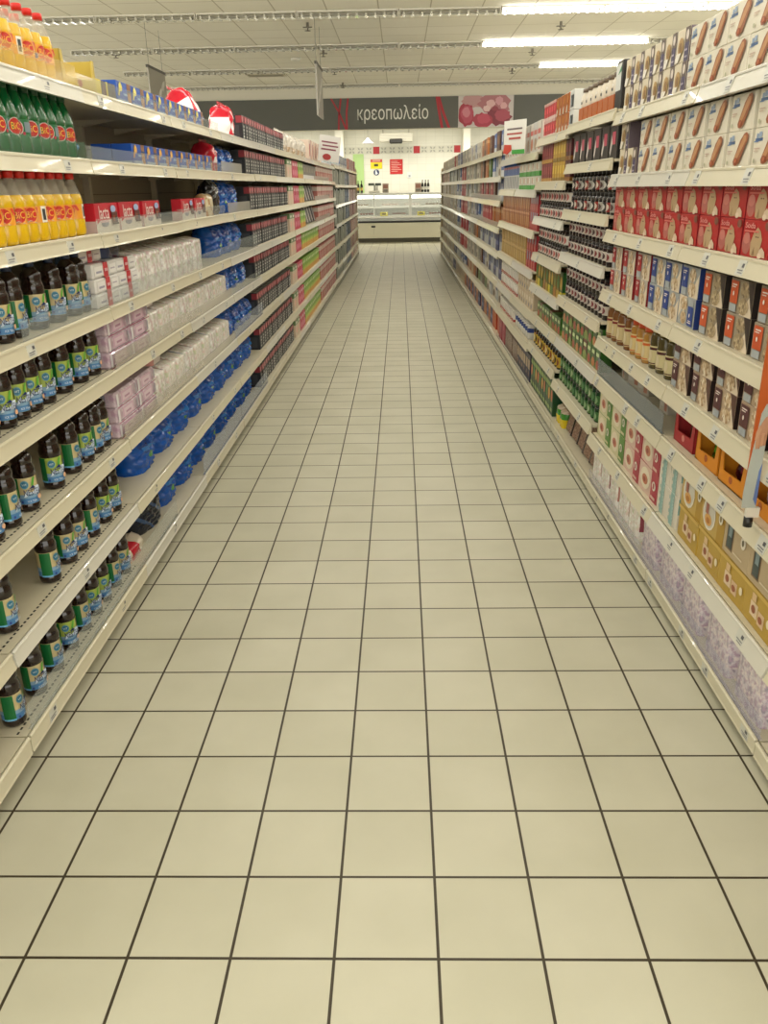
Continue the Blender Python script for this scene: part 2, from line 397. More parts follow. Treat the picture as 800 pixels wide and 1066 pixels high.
black_bag = bag('black_bag', 'black foil bag with blue print', .3, .16, .17, lambda u, v: '1A1F2E' if abs(math.sin(6 * u + 5 * v)) > .25 else '3A5378', 41)[0]
black_pouch = bag('black_bag', 'black and beige foil pouch', .2, .1, .19, lambda u, v: '1C1A1C' if u < .7 else 'B39B86', 43)[0]
redbag_low = bag('red_bag', 'red and white foil bag', .24, .14, .165, lambda u, v: 'EDE4E4' if abs(u - .45) < .16 and abs(v - .4) < .1 else 'B5152A', 47, taper=.5, cr=.016, p=3.2, fine=1.2)
redbag = bag('red_bag', 'red and white foil bag', .24, .15, .2, lambda u, v: 'EDE4E4' if abs(u - .42) < .09 + .25 * (v - .5) ** 2 and .15 < v < .8 or (u < .16 and v < .6) else ('C5182E' if v > .12 or u < .5 else '9A97B8'), 45, n=2, taper=.78, cr=.016, p=3.4, fine=1.2)
red_small = Kind('red_packet', 'red and white packet lying low', 'packet', (.24, .12, .055), weld(pillow(.24, .12, .055, lambda u, v: 'C22234' if .2 < u < .55 else 'E5D8C4', p=4, crumple=.008), 'red_packet'))
blue_wand = None
def black_carton(desc, band, name='black_carton', w=.098, h=.158):
    F = [('r', 0, .70, 1, .97, band), ('r', .1, .74, .5, .93, 'D88A8E'), ('r', .56, .74, .9, .82, '3A2226'), ('r', .2, .06, .82, .64, '55575A'), ('r', .25, .12, .77, .2, 'C9C9C2'), ('r', .25, .26, .77, .32, 'A9AAA6'),
         ('r', .25, .38, .77, .46, 'C9C9C2'), ('r', .25, .52, .77, .6, 'B4B4AE'), ('r', .0, 0, .05, .7, '10131A')]
    T = [('r', .08, .08, .92, .3, '8C8C84'), ('r', .08, .4, .92, .55, '9C9C94'), ('r', .08, .66, .92, .92, '7C7C76')]
    return Kind(name, desc, 'carton', (w, .1, h), carton(w, .1, h, '202328', F, [('r', 0, .7, .3, .97, band)], [('r', .6, .7, 1, .97, band), ('r', .2, .1, .8, .6, '3A3C40')], T).build(name))
black_carton_k = [black_carton('black carton with red band', c, w=w) for c, w in (('943038', .098), ('A23E46', .094), ('7A2A34', .098), ('9A363E', .09), ('6E2C36', .096))]
def pack(name, desc, w, d, h, base, bands, rough=.4, cat='pack', top=None):
    return Kind(name, desc, cat, (w, d, h), carton(w, d, h, base, bands, [b for b in bands if b[0] == 'r' and b[1] <= 0 and b[3] >= 1], [b for b in bands if b[0] == 'r' and b[1] <= 0 and b[3] >= 1], top or (), rough, .003).build(name))
def words_band(y, c): return [('r', .15, y, .85, y + .06, c), ('r', .22, y - .1, .78, y - .06, c)]
cream_c = pack('cream_carton', 'cream carton with green top', .19, .09, .165, 'DBC5AE', [('r', 0, .72, 1, 1, '6F8F5E'), ('e', .2, .2, .8, .6, 'E9B9A6'), ('r', .2, .78, .8, .9, 'E9E4D4')])
pink_c = pack('pink_carton', 'bright pink carton', .15, .09, .165, 'C92A52', [('r', .0, .0, .12, 1, 'E889A0'), ('e', .25, .15, .9, .5, 'E58AA0'), ('r', .25, .7, .85, .86, 'F0C4CE')])
green_c = pack('green_carton', 'lime green carton with orange foot', .15, .09, .165, '7FAE3C', [('r', 0, 0, 1, .3, 'D9A24A'), ('p', [(0, .3), (1, .3), (1, .55), (.4, .45)], 'C7CF5A'), ('r', .2, .7, .8, .86, 'DFE8B8')])
slant_c = pack('black_packet', 'tilted black and white packet', .26, .04, .17, '2B2B33', [('r', .5, 0, .72, 1, 'D9D2CC'), ('r', .1, .2, .4, .5, '6A3C3C'), ('r', .8, .5, .95, .9, '585C74')])
grey_c = pack('grey_packet', 'grey packet with white foot', .28, .1, .16, '6E6A66', [('r', 0, 0, 1, .3, 'E4E2E0'), ('r', .2, .5, .8, .8, '8E8478')])
rose_c = [pack('rose_packet', 'rose and white packet', .16, .1, .175, b, [('r', .0, .62, 1, .9, 'E4D2C6'), ('r', .3, .1, .6, .5, c), ('r', .7, .0, .85, 1, 'B23A3E')]) for b, c in (('C87C70', 'F0DED2'), ('B5564E', 'E8CDBE'))]
white_bag = bag('white_bag', 'creased white bag with brown foot', .38, .18, .21, lambda u, v: 'D8CFC2' if v > .35 else ('B49A7C' if math.sin(14 * u) > 0 else 'D0C2AE'), 51, n=2)
blue_white = pack('white_blue_pack', 'large white pack with blue print', .45, .2, .24, 'D5DDE2', [('r', .1, .6, .5, .85, '5E86BE'), ('e', .5, .15, .9, .55, 'A9C2DA'), ('r', 0, 0, 1, .1, 'C8B0B0')])
dull_c = [pack('grey_green_pack', 'dull grey-green pack', .26, .12, h, b, [('r', .1, .1, .4, .8, c), ('r', .5, .55, .9, .8, e), ('r', .9, 0, 1, 1, '45483F')]) for h, b, c, e in ((.24, '8B8E7C', '757A6E', 'A5A695'), (.22, '9A9C8E', '5E665C', 'C2C2B4'), (.25, '767C70', '9EA090', '56604E'))]
navy_c = [pack('navy_pack', 'dark blue-grey pack', .2, .12, h, b, [('r', .1, .5, .8, .8, c), ('r', .1, .1, .5, .4, e), ('r', .9, 0, 1, 1, '1C242C')]) for h, b, c, e in ((.24, '46565E', '5E7480', '3A6AA8'), (.22, '2E4470', '8AA2C0', 'D2D6DC'), (.24, '3A4650', '2A5A9A', '76868E'))]
mixed_c = [pack('red_white_pack', 'small red and white pack', .2, .12, .23, b, [('r', .1, .2, .45, .8, c), ('r', .55, .1, .7, .9, 'E6D8CC'), ('r', .8, .0, .95, 1, 'A33038')]) for b, c in (('B98478', '8A2A2E'), ('D8C2B2', 'B23438'), ('8E2E34', 'D8C8BC'), ('C9B8A4', '5A6A4A'))]

dull_low = pack('grey_green_pack', 'low dull grey-green pack', .38, .12, .165, '8B8E7C', [('r', .1, .1, .4, .8, '757A6E'), ('r', .5, .55, .9, .8, 'A5A695')])
navy_low = pack('navy_pack', 'low dark blue-grey pack', .34, .12, .165, '46565E', [('r', .1, .5, .8, .8, '5E7480'), ('r', .1, .1, .5, .4, '3A6AA8')])
mixed_low = [pack('red_white_pack', 'low red and white pack', .3, .12, .165, b, [('r', .1, .2, .45, .8, c), ('r', .55, .1, .7, .9, 'E6D8CC')]) for b, c in (('B98478', '8A2A2E'), ('D8C2B2', 'B23438'), ('8E2E34', 'D8C8BC'), ('C9B8A4', '5A6A4A'))]
# ---- right-hand shelves
bread = Kind('bread_box', 'white bread box with loaf picture', 'box', (.174, .16, .1), carton(.174, .16, .1, 'E4DDCB',
    [('r', .06, .66, .34, .74, '4A6690'), ('r', .1, .74, .18, .86, '8CA2BE'), ('r', .2, .76, .3, .9, '9DB0C8'), ('r', .04, .64, .2, .67, '5A7AA8'), ('r', .08, .46, .3, .49, 'C9AFA0'), ('r', .08, .4, .24, .43, 'D0BBA9'), ('e', .1, .1, .18, .22, 'B9B79A'),
     ('p', [(.40, .18), (.44, .08), (.54, .06), (.66, .14), (.92, .72), (.93, .86), (.86, .94), (.76, .92), (.62, .74)], 'A0603E'), ('p', [(.47, .28), (.58, .24), (.87, .74), (.86, .86), (.76, .86)], 'C28E62'), ('e', .46, .1, .6, .28, '9A4E34'), ('e', .49, .13, .57, .25, 'BC6E4A')],
    [('r', .2, .55, .8, .7, '9DB0C8')], [('r', .2, .55, .8, .7, '9DB0C8')], rough=.3).build('bread_box'))
stripe_pack = Kind('striped_pack', 'white pack with purple stripe', 'box', (.138, .1, .105), carton(.138, .1, .105, 'D9CDB4',
    [('r', .64, 0, .98, 1, '4E4460'), ('r', .64, .55, .98, 1, '65564E'), ('e', .72, .62, .93, .92, 'D8CBC0'), ('r', .72, .1, .93, .16, 'A9A0B0'), ('r', .72, .3, .93, .36, 'A9A0B0'), ('e', .2, .2, .6, .75, 'B4925E'), ('e', .28, .3, .52, .6, '8E6C40'), ('p', [(.05, .02), (.3, .02), (.5, .28), (.12, .3)], 'E9E2D4')],
    [('r', 0, 0, 1, 1, '6A5C66')], [('r', .1, .1, .9, .9, 'CFC3AC')]).build('striped_pack'))
REDB = [('e', .02, .06, .34, .62, 'B2665C'), ('e', .05, .34, .3, .66, 'C4786C'), ('p', [(.36, .08), (.34, .4), (.42, .66), (.54, .82), (.66, .72), (.74, .5), (.7, .2), (.62, .06), (.44, .03)], 'B99C76'), ('e', .47, .66, .53, .71, '7A5A40'), ('e', .5, .54, .56, .58, '6A4A36'), ('e', .58, .54, .63, .58, '6A4A36'),
        ('p', [(.44, .06), (.5, .3), (.5, .05)], '9A7C5A'), ('p', [(.66, .06), (.92, .04), (.9, .2), (.78, .32), (.7, .22)], 'D8BFA4'), ('e', .66, .0, .8, .16, 'E2CBB4'), ('t', .1, .78, .48, .93, 'E8A9A0', 'Soda'), ('r', .1, .68, .62, .72, 'D87468'), ('e', .82, .76, 1.0, .99, '7E4A38')]
red_box = Kind('red_cracker_box', 'red box with cracker picture', 'box', (.19, .14, .1), carton(.19, .14, .1, 'B0211F', REDB, [('r', 0, 0, 1, 1, '7A0F18')], [('r', 0, 0, 1, 1, '6E0E16'), ('r', .3, .3, .7, .7, '8A2A2A')], [('r', .05, .05, .95, .95, '9A1A1E')]).build('red_cracker_box'))
GRAIN = blotch('A08C6C', ['6E5A42', 'C4B08C'], 60, .5)
LATTE = blotch('C9AE8A', ['E6DAC4', '9A7A54'], 45, .5)
SKY = 'A9AFB2'
def photo_box(name, desc, tab, bg, heap, dark=None, side='2A221E', tabtop=.93, flip=False, w=.182, h=.1, d=.12):
    F = [('p', [(.5, .0), (.98, .0), (.98, .82), (.86, .6)], 'E4D3BA'), ('e', .46, .5, .82, .96, heap), ('e', .44, .02, .86, .5, heap), ('r', .06, .28, .38, tabtop, tab), ('r', .08, .04, .36, .26, SKY),
         ('r', .12, .80, .32, .84, 'E8DCD4'), ('r', .12, .74, .28, .77, 'E8DCD4'), ('e', .19, .50, .25, .64, 'EFE6DC')]
    if dark: F.insert(2, ('p', [(.74, 1.0), (.9, .4), (1.0, .1), (1.0, 1.0)], dark))
    if flip: F = [(s[0], 1 - s[3], 1 - s[4], 1 - s[1], 1 - s[2], *s[5:]) if s[0] in 're' else ('p', [(1 - a, 1 - b) for a, b in s[1]], s[2]) for s in F]
    return Kind(name, desc, 'box', (w, d, h), carton(w, d, h, bg, F, [('r', 0, 0, 1, 1, side)], [('r', 0, 0, 1, 1, side)], [('r', .04, .04, .96, .96, bg)]).build(name))
redtab = photo_box('rusk_box', 'cream photo box with red tab', 'A6262C', 'B9AFA2', LATTE, side='8A2024')
bluetab = photo_box('rusk_box', 'cream photo box with blue tab', '26418C', 'A5A8A8', LATTE, side='1F3474')
bluetab_f = photo_box('rusk_box', 'cream photo box with blue tab', '26418C', 'A5A8A8', LATTE, side='1F3474', flip=True)
orangetab = photo_box('rusk_box', 'brown photo box with orange tab', 'C8552A', '9C8E78', GRAIN, '3A2E28')
browntab = photo_box('rusk_box', 'beige photo box with maroon tab', '54262A', 'B29A80', LATTE, '5A3A30', '2A1A18')
def jar(name, desc, fill, label, lid, r=.03, h=.155, lab=(.3, .66), extra='A8842E', n=14, tall=True, lidh=.022, cat='jar', parts=True, shoulder=.8):
    g = G(); top = h - lidh; f = as_mat(fill, .12)
    prof = [(r * .9, 0), (r, .004), (r, h * shoulder * .93), (r * .93, h * shoulder)] + ([(r * .78, top)] if tall else [(r * .88, top)])
    l = G(); l.lathe([(r * 1.012, h * lab[0]), (r * 1.012, h * lab[1])], as_mat(label, .4), n, cap=False)
    c = G(); lr = r * (.84 if tall else .95); c.lathe([(lr, top), (lr, h - .002), (lr * .95, h)], as_mat(lid, .35), n)
    if parts:
        g.lathe(prof, f, n)
        if extra: print_round(l, r * 1.012, [('r', -180, h * lab[1] - .016, 180, h * lab[1] - .006, extra), ('e', -30, h * (lab[0] + .06), 30, h * (lab[1] - .12), 'D8C8A4'), ('r', -60, h * lab[0] + .004, 60, h * lab[0] + .008, extra)])
        return Kind(name, desc, cat, (2 * r, 2 * r, h), g.build(name), [('lid', c.build('lid'), (0, 0, 0)), ('label', l.build('label'), (0, 0, 0))])
    g.lathe(prof, f, n); 
    for q in (l, c):
        b = len(g.v); g.v += q.v
        for ff, mm, ss in zip(q.f, q.m, q.sm): g.f.append([b + i for i in ff]); g.m.append(g.mi(q.mats[mm])); g.sm.append(ss)
    if extra: print_round(g, r * 1.02, [('e', -38, h * (lab[0] + .05), 38, h * (lab[1] - .05), extra)])
    return Kind(name, desc, cat, (2 * r, 2 * r, h), g.build(name))
spice_cream = jar('dressing_jar', 'amber jar with cream lid', '7A4E28', 'CDB98A', 'CDBE96', .034, .165, (.1, .6), '7A2A24')
spice_orange = jar('dressing_jar', 'amber jar with orange lid', 'A87A38', 'D9C28A', 'D0522A', .031, .15, (.1, .6), 'D0662A')
spice_olive = jar('dressing_jar', 'olive jar with cream lid', '4E4422', 'CDC092', 'C9BC92', .033, .165, (.1, .55), '4A1A1A')
bin_parts = {}
def bin_box(desc, col, fillcol, w=.2, name='display_tray'):
    g = G(); m = as_mat(col, .5); d = .16; h = .11; t = .004
    g.box(-w / 2, w / 2, -d / 2, d / 2, 0, t, m)
    g.prism([(-w / 2, 0), (w / 2, 0), (w / 2, h), (w / 2 - .022, h), (w / 2 - .032, h * .42), (-w / 2 + .032, h * .36), (-w / 2 + .02, h), (-w / 2, h)], 'y', -d / 2, -d / 2 + t, m)
    g.box(-w / 2, w / 2, d / 2 - t, d / 2, 0, h * 1.15, m); g.box(-w / 2, -w / 2 + t, -d / 2, d / 2, 0, h, m); g.box(w / 2 - t, w / 2, -d / 2, d / 2, 0, h, m)
    print_front(g, w, d, h, [('e', .42, .14, .56, .36, 'A8541E' if col != 'A82A2E' else 'D88A80')])
    return Kind(name, desc, 'tray', (w, d, h), g.build(name))
bin_red = bin_box('red open display tray', 'A82A2E', None)
bin_orange = bin_box('orange open display tray', 'DB8A1C', None)
def sweet(desc, col, col2, seed, name='sweet_packet'):
    return Kind(name, desc, 'packet', (.13, .07, .085), weld(pillow(.13, .07, .085, lambda u, v: col if math.sin(9 * u + 4 * v) > -.3 else col2, p=2.4, crumple=.008, nx=10, nz=8, seed=seed), name))
sweets = [sweet('dull brown packet in a display tray', '7A6A52', '54483A', 61), sweet('green packet in a display tray', '4E9A2A', '2E5A1E', 62), sweet('dark red packet in a display tray', '6A1E28', '3A1018', 63), sweet('pink and purple packet in a display tray', '9A4A7A', 'D8C2D0', 64)]
flat_card = Kind('small_packet', 'small white packet behind guard', 'packet', (.1, .05, .12), carton(.1, .05, .12, 'D6CFC2', [('r', .1, .2, .5, .8, 'E9E4DA'), ('r', .6, .1, .9, .5, 'C9907A')], top=[('r', .1, .3, .9, .7, 'EFEAE2')]).build('small_packet'))
def tea_box(desc, edge, wash, name, w=.27, h=.118, d=.15):
    return Kind(name, desc, 'box', (w, d, h), carton(w, d, h, wash, [('r', .66, 0, 1, 1, edge), ('e', .1, .14, .6, .9, 'E6D9C0'), ('e', .2, .3, .5, .66, 'C27A5C'), ('e', .26, .38, .4, .56, '9A4634'), ('e', .74, .4, .92, .72, 'E8DED0'), ('r', .72, .1, .94, .2, wash), ('r', .8, .47, .86, .65, edge)],
        [('r', 0, 0, 1, 1, edge)], [('r', 0, 0, 1, 1, edge)], [('r', 0, 0, 1, 1, edge), ('r', .2, .2, .7, .8, wash)]).build(name))
green_tea = tea_box('cream box with green edge', '5E8A3A', 'D3CBA2', 'biscuit_box', w=.25)
red_tea = tea_box('pale pink box with red edge', 'B03A48', 'D9B8A8', 'biscuit_box', w=.248)
teal_box = Kind('chequered_box', 'teal and white chequered box', 'box', (.12, .15, .122), carton(.12, .15, .122, 'DAD2C2', [('r', .3, .0, .62, 1, '8FB3AE')] + [('r', .3 - .06 * (i % 2), i / 9, .3, (i + 1) / 9, '8FB3AE') for i in range(9)] + [('r', .62, i / 9, .68, (i + .6) / 9, 'B9CCC4') for i in range(9)],
    [('r', 0, .5, 1, 1, '8FB3AE')], [('r', .2, 0, .6, 1, '8FB3AE')], [('r', .3, 0, .62, 1, 'A9C4BE')]).build('chequered_box'))
gold_low = Kind('gold_box', 'gold box with small square pictures', 'box', (.2, .15, .118), carton(.2, .15, .118, 'B8963C', [('r', .25, .25, .5, .62, 'E0C8A8'), ('r', .53, .2, .74, .55, 'D8B894'), ('e', .3, .34, .44, .55, '9A5A3A'), ('e', .56, .28, .7, .46, '9A5A3A'), ('r', .3, .66, .44, .86, 'DAB98A'), ('e', .84, .4, .95, .62, 'E6D8B8'), ('r', .0, .9, 1, 1, 'CDAC56')], top=[('r', 0, 0, 1, 1, 'C4A24A')]).build('gold_box'))
gold_high = Kind('gold_box', 'gold box with oval cup picture', 'box', (.2, .15, .124), carton(.2, .15, .124, 'C0A052', [('r', .72, 0, 1, 1, 'B08A2E'), ('e', .08, .08, .62, .96, 'E8E0D0'), ('e', .12, .14, .58, .9, 'CFCBBE'), ('e', .2, .2, .5, .52, 'D9A45A'), ('e', .27, .26, .43, .42, 'B8742E'), ('r', .22, .5, .34, .78, 'A86A5A'), ('e', .78, .55, .94, .85, 'E8E2D2'), ('e', .82, .62, .9, .78, '8A7A4A')], top=[('r', 0, 0, 1, 1, 'B4923E')]).build('gold_box'))
beige_high = Kind('beige_box', 'beige box with dark window picture', 'box', (.2, .15, .124), carton(.2, .15, .124, 'B9A482', [('r', .12, .15, .38, .88, '7A5E44'), ('r', .15, .2, .35, .84, '3E4A48'), ('r', .2, .5, .32, .8, '7E9094'), ('e', .66, .5, .84, .82, 'E4DCCB'), ('e', .71, .58, .79, .74, '6A604A'), ('r', .45, .2, .8, .24, 'D8CBB2')], top=[('r', 0, 0, 1, 1, 'A89472')]).build('beige_box'))

MORS = [jar('jam_jar', d, f, l, c, .038, .098, (.25, .68), e, 10, False, .014, parts=False, shoulder=.9) for d, f, l, c, e in (
    ('dark jam jar with white label', '1E0D0E', 'C9BFB4', '2A2422', '7A1E22'), ('dark jam jar with white label', '240E10', 'D2C8BC', '1E1C1C', '3A1A1E'), ('dark jam jar with white label', '160A0C', 'BDB4AC', '332A28', '6A1418'))]
SAUCE = [jar('sauce_bottle', d, f, l, c, .038, .1, (.12, .55), e, 10, True, .016, parts=False) for d, f, l, c, e in (
    ('black sauce bottle with mixed label', '140C0A', 'A9A49C', '1A1716', '4A2A24'), ('black sauce bottle with mixed label', '1A0E0C', '8E2C26', '16120F', 'D0C4B4'), ('black sauce bottle with mixed label', '120C0A', '2C2826', '1A1716', 'C9C4BC'))]
WHITEJ = [jar('white_label_jar', d, f, l, c, .04, .1, (.1, .62), e, 10, True, .016, parts=False) for d, f, l, c, e in (
    ('dark jar with large white label', '1E1412', 'D6CFC6', '241E1C', 'B5504A'), ('dark jar with large white label', '241614', 'CEC6BC', '1C1818', '5A2A2A'))]
PICK = [jar('pickle_jar', d, f, l, c, .037, .084, (.1, .66), e, 10, False, .013, parts=False, shoulder=.9) for d, f, l, c, e in (
    ('green pickle jar with dark lid', '1E3A20', '3A6A34', '18201A', '8AA878'), ('green pickle jar with dark lid', '1A3A22', '2C5E34', '1C2A20', '5E8A58'), ('green pickle jar with dark lid', '26401E', '567E40', '3A302A', 'A8B890'))]
SOUP = [pack('soup_pack', 'green pouch with tomato picture', .1, .06, .105, b, [('r', 0, .0, 1, .3, '6E8A3A'), ('e', .15, .02, .85, .48, c), ('r', .9, 0, 1, 1, '1E3A1A'), ('r', .2, .66, .8, .84, 'CFE0A8')], .3, 'pouch') for b, c in (('3A6E2A', 'B23A24'), ('2E5E26', 'C26A2A'), ('4A7E34', 'A02A1C'), ('6A2A22', '8AA04A'))]  # dark strip down one edge paints the shaded gap between pouches
YELL = [pack('yellow_pouch', 'green and yellow pouch', .1, .06, .17, b, [('r', 0, 0, 1, .3, c), ('e', .15, .35, .85, .85, e), ('r', .88, 0, 1, 1, '2A3018')], .3, 'pouch') for b, c, e in (('2A5E26', 'D9C82A', 'C9A23A'), ('8A6A2A', 'B8962A', '4A7A2E'), ('B07A26', 'A86A22', '6A7A2A'), ('22502A', '4E7A2A', 'C9A62E'))]
MUST = [jar('mustard_jar', 'small jar with yellow label', f, l, c, .038, .13, (.1, .6), e, 10, True, .02, parts=False) for f, l, c, e in (('2A2A1E', 'C9A63A', '2A4A6A', '7A2A1E'), ('3A2A1A', 'D0B23E', '6A8AA0', '3A2A1A'), ('1E1E1C', 'B88A2A', '25252A', 'E0D09A'))]
TALLG = [pack('tall_green_pack', 'tall dark green pack', .09, .07, .25, b, [('r', 0, .7, 1, .82, '7FA04A'), ('e', .15, .35, .85, .68, c), ('r', .1, .1, .9, .2, '9AB06A')], .35) for b, c in (('1E4A2A', 'C9682E'), ('22522C', 'D9A03A'), ('1A4024', '4E8A3A'))]
BRTEX = blotch('8A6A56', ['6A4A3A', 'A88A74'], 55, .6)
brown_pack = Kind('brown_packet', 'speckled brown packet leaning back', 'packet', (.168, .05, .255), carton(.168, .05, .255, BRTEX, [('r', .0, 0, .08, 1, '3E2A22'), ('r', .9, 0, 1, 1, '3E2A22')], [('r', 0, 0, 1, 1, '2E201A')], [('r', 0, 0, 1, 1, '2E201A')], top=[('r', 0, 0, 1, 1, '7A5A48')], rough=.3, ch=.008).build('brown_packet'))  # dark sides and edge bands paint in the shade of the gaps between packets
yellow_small = Kind('yellow_packet', 'yellow packet with green top', 'packet', (.12, .08, .11), weld(pillow(.12, .08, .11, lambda u, v: 'D8BE1E' if v < .5 else ('3E8A2E' if v < .8 else 'C9B49A'), p=4), 'yellow_packet'))
def orange_bottle():
    g = G(); w = .1
    g.box(-.05, .05, -.04, .04, 0, .075, as_mat('B05A1E', .4), .002)
    g.lathe([(.038, .075), (.04, .085), (.04, .125), (.03, .145), (.03, .15)], as_mat('D8CDBA', .35), 12)
    print_round(g, .04, [('r', -50, .092, 20, .104, '3A3A3A'), ('e', -30, .108, 30, .122, 'E9E2D6')])
    return g
cup_pack = Kind('cream_pot', 'cream pot over an orange carton', 'pot', (.1, .08, .17), orange_bottle().build('cream_pot'), [('lid', (lambda q: (q.lathe([(.034, .15), (.034, .166), (.03, .17)], as_mat('6A5A4A', .4), 12), q.build('lid'))[1])(G()), (0, 0, 0))])
dark_wg = pack('dark_carton', 'dark carton with white and green flash', .12, .09, .2, '1E1A1A', [('r', .0, .4, .8, .95, 'D9D9D2'), ('p', [(.3, .72), (.8, .9), (.8, .78)], '2E8A5A')])
pink_black = pack('black_sauce_carton', 'black carton with pink label', .15, .09, .15, '161212', [('r', .35, .42, .75, .78, 'C2415E'), ('p', [(.1, .2), (.3, .7), (.4, .45), (.22, .1)], 'D8D0C8'), ('r', 0, .93, 1, 1, '3A3634')])
RED_B = pack('red_carton', 'small bright red carton', .085, .07, .105, 'B31E28', [('r', 0, .0, 1, .18, 'D8B8B0'), ('r', .2, .4, .8, .7, 'E04A50'), ('r', 0, .84, 1, 1, 'CDA49A')])
ORA_B = pack('orange_pouch', 'orange foil pouch', .1, .07, .105, 'A85A1A', [('p', [(.1, .0), (.4, .0), (.5, .4), (.2, .3)], 'E4D8C0'), ('e', .3, .45, .8, .9, 'C8782A')], .25)
BW_B = pack('white_black_pack', 'white pack with black window', .12, .07, .105, 'C9C9C4', [('r', .25, .15, .95, .75, '1E2426'), ('r', .4, .25, .6, .6, '6A7A80')])
DRED = [pack('dark_red_carton', 'dark red and gold carton', .08, .07, .115, b, [('r', 0, .0, 1, .2, c), ('r', .2, .4, .8, .8, e)]) for b, c, e in (('7A1A22', 'B8862A', 'A03A3E'), ('B8902A', '8A6A1A', 'D9B84A'), ('4A1418', '8A5A1E', '7A2A2E'))]
PIC = [pack('picture_pack', 'white pack with reddish picture', .17, .1, .21, b, [('e', .2, .1, .8, .5, c), ('r', .1, .6, .9, .75, e), ('r', .85, 0, 1, 1, 'B9B2A8')]) for b, c, e in (('CDC6BA', 'B2603A', 'C24A44'), ('C2C0BA', '9A7A5A', 'B9584A'))]
BLUEP = pack('blue_white_pack', 'white pack with blue head', .1, .08, .19, 'CFCFCB', [('r', 0, .6, 1, 1, '3E5C9A'), ('r', .1, .88, .9, .97, 'C86A5A'), ('p', [(.1, .05), (.5, .05), (.8, .55), (.3, .55)], '8A8A90')])
GRW = pack('green_white_pack', 'white pack with green foot', .2, .1, .095, 'D2CFBF', [('r', 0, 0, 1, .35, '3E9A3A'), ('r', .3, .45, .6, .9, 'C9A890'), ('r', .7, .5, .9, .85, 'E9E6DA')])
PASTA = [pack('pasta_pack', 'orange pasta pack', .095, .07, .125, b, [('r', .0, .82, 1, .95, 'D8A27A'), ('r', .2, .15, .8, .7, c), ('r', .88, 0, 1, 1, '7A3A22')], .3) for b, c in (('B0622E', 'C88A4A'), ('B96E38', 'D09A5A'), ('A85A30', 'C27E48'))]
PASTY = [pack('yellow_pasta_pack', 'straw-yellow pasta pack', .1, .07, .125, b, [('r', .0, .8, 1, .95, 'C9A86A'), ('r', .15, .15, .75, .7, c)], .3) for b, c in (('B4904A', 'CDB070'), ('A88444', 'C4A262'))]
PASTR = pack('red_pasta_pack', 'red pasta pack with blue corner', .1, .07, .125, 'A8323A', [('r', .6, .5, 1, 1, '8AA0B4'), ('r', .15, .15, .7, .45, 'C86A60')], .3)
POTR = jar('yogurt_pot', 'white pot with red foot', 'D9D5CC', 'B2302E', 'E2DED4', .044, .105, (.0, .2), 'D0C4B8', 10, False, .014, parts=False)
POTB = jar('yogurt_pot', 'white pot with blue band', 'DAD8D0', '2E4486', 'E6E4DC', .05, .115, (.45, .75), '3E5496', 10, False, .014, parts=False)
BEIGE = pack('pale_carton', 'pale beige carton with blue spot', .12, .08, .115, 'C9B69A', [('e', .1, .1, .4, .4, '4A5A8A'), ('r', .2, .5, .8, .8, 'DCD0BC')])
PINKL = pack('crimson_carton', 'large crimson carton', .22, .08, .2, '9A2440', [('r', .1, .6, .9, .8, 'B0405A')])
ORL = pack('orange_red_carton', 'tall orange-red carton', .16, .08, .22, 'B8462A', [('r', .55, 0, .8, 1, 'D08A3A'), ('r', .1, .6, .5, .8, 'C86A4A')])
SPECK = Kind('speckled_pack', 'speckled brown pack', 'pack', (.16, .07, .2), carton(.16, .07, .2, blotch('6E4E44', ['4A3430', 'B09A88'], 50), [('r', 0, .85, 1, 1, '5A3A32')]).build('speckled_pack'))
NVP = pack('navy_photo_pack', 'navy pack with cream picture', .12, .07, .21, '2A2A48', [('r', .1, .45, .9, .8, 'B49C80'), ('r', .3, .2, .7, .35, '8A6A5A')])
FAR = {k: pack(d.split(' with')[0].replace(' shelf', '').replace('-', '_').replace(' ', '_'), d, .24, .12, .2, b, s, .4) for k, d, b, s in (
    ('o', 'orange-brown shelf pack', 'B4703E', [('r', 0, .7, 1, .85, 'D0A070'), ('r', .3, .1, .7, .6, '9A5228')]), ('b', 'blue shelf pack', '3E62A4', [('r', 0, .0, 1, .3, 'C9CBD0'), ('r', .3, .45, .7, .8, 'D2D6E0')]),
    ('w', 'white shelf pack with brown foot', 'C6BFB0', [('e', .2, .05, .8, .4, '5A4638'), ('r', .2, .6, .8, .75, 'A9A294')]), ('r', 'red shelf pack', 'A82E38', [('r', .2, .55, .8, .75, 'D8A098')]),
    ('g', 'grey shelf pack', '97958C', [('r', .3, .2, .7, .7, '6E6C66')]), ('t', 'tan shelf pack', 'BCA888', [('r', .2, .3, .8, .6, 'A38A68')]), ('v', 'green shelf pack', '5A7440', [('r', .2, .4, .8, .7, '93A46A')]),
    ('n', 'navy shelf pack', '2C3462', [('r', .1, .3, .9, .5, '6A72A0')]), ('d', 'dark brown shelf pack', '55382A', [('r', .2, .4, .8, .8, '8A5E42')]), ('s', 'clear silvery shelf pack', 'AFB2B4', [('r', .2, .5, .8, .9, '46588A')]))}
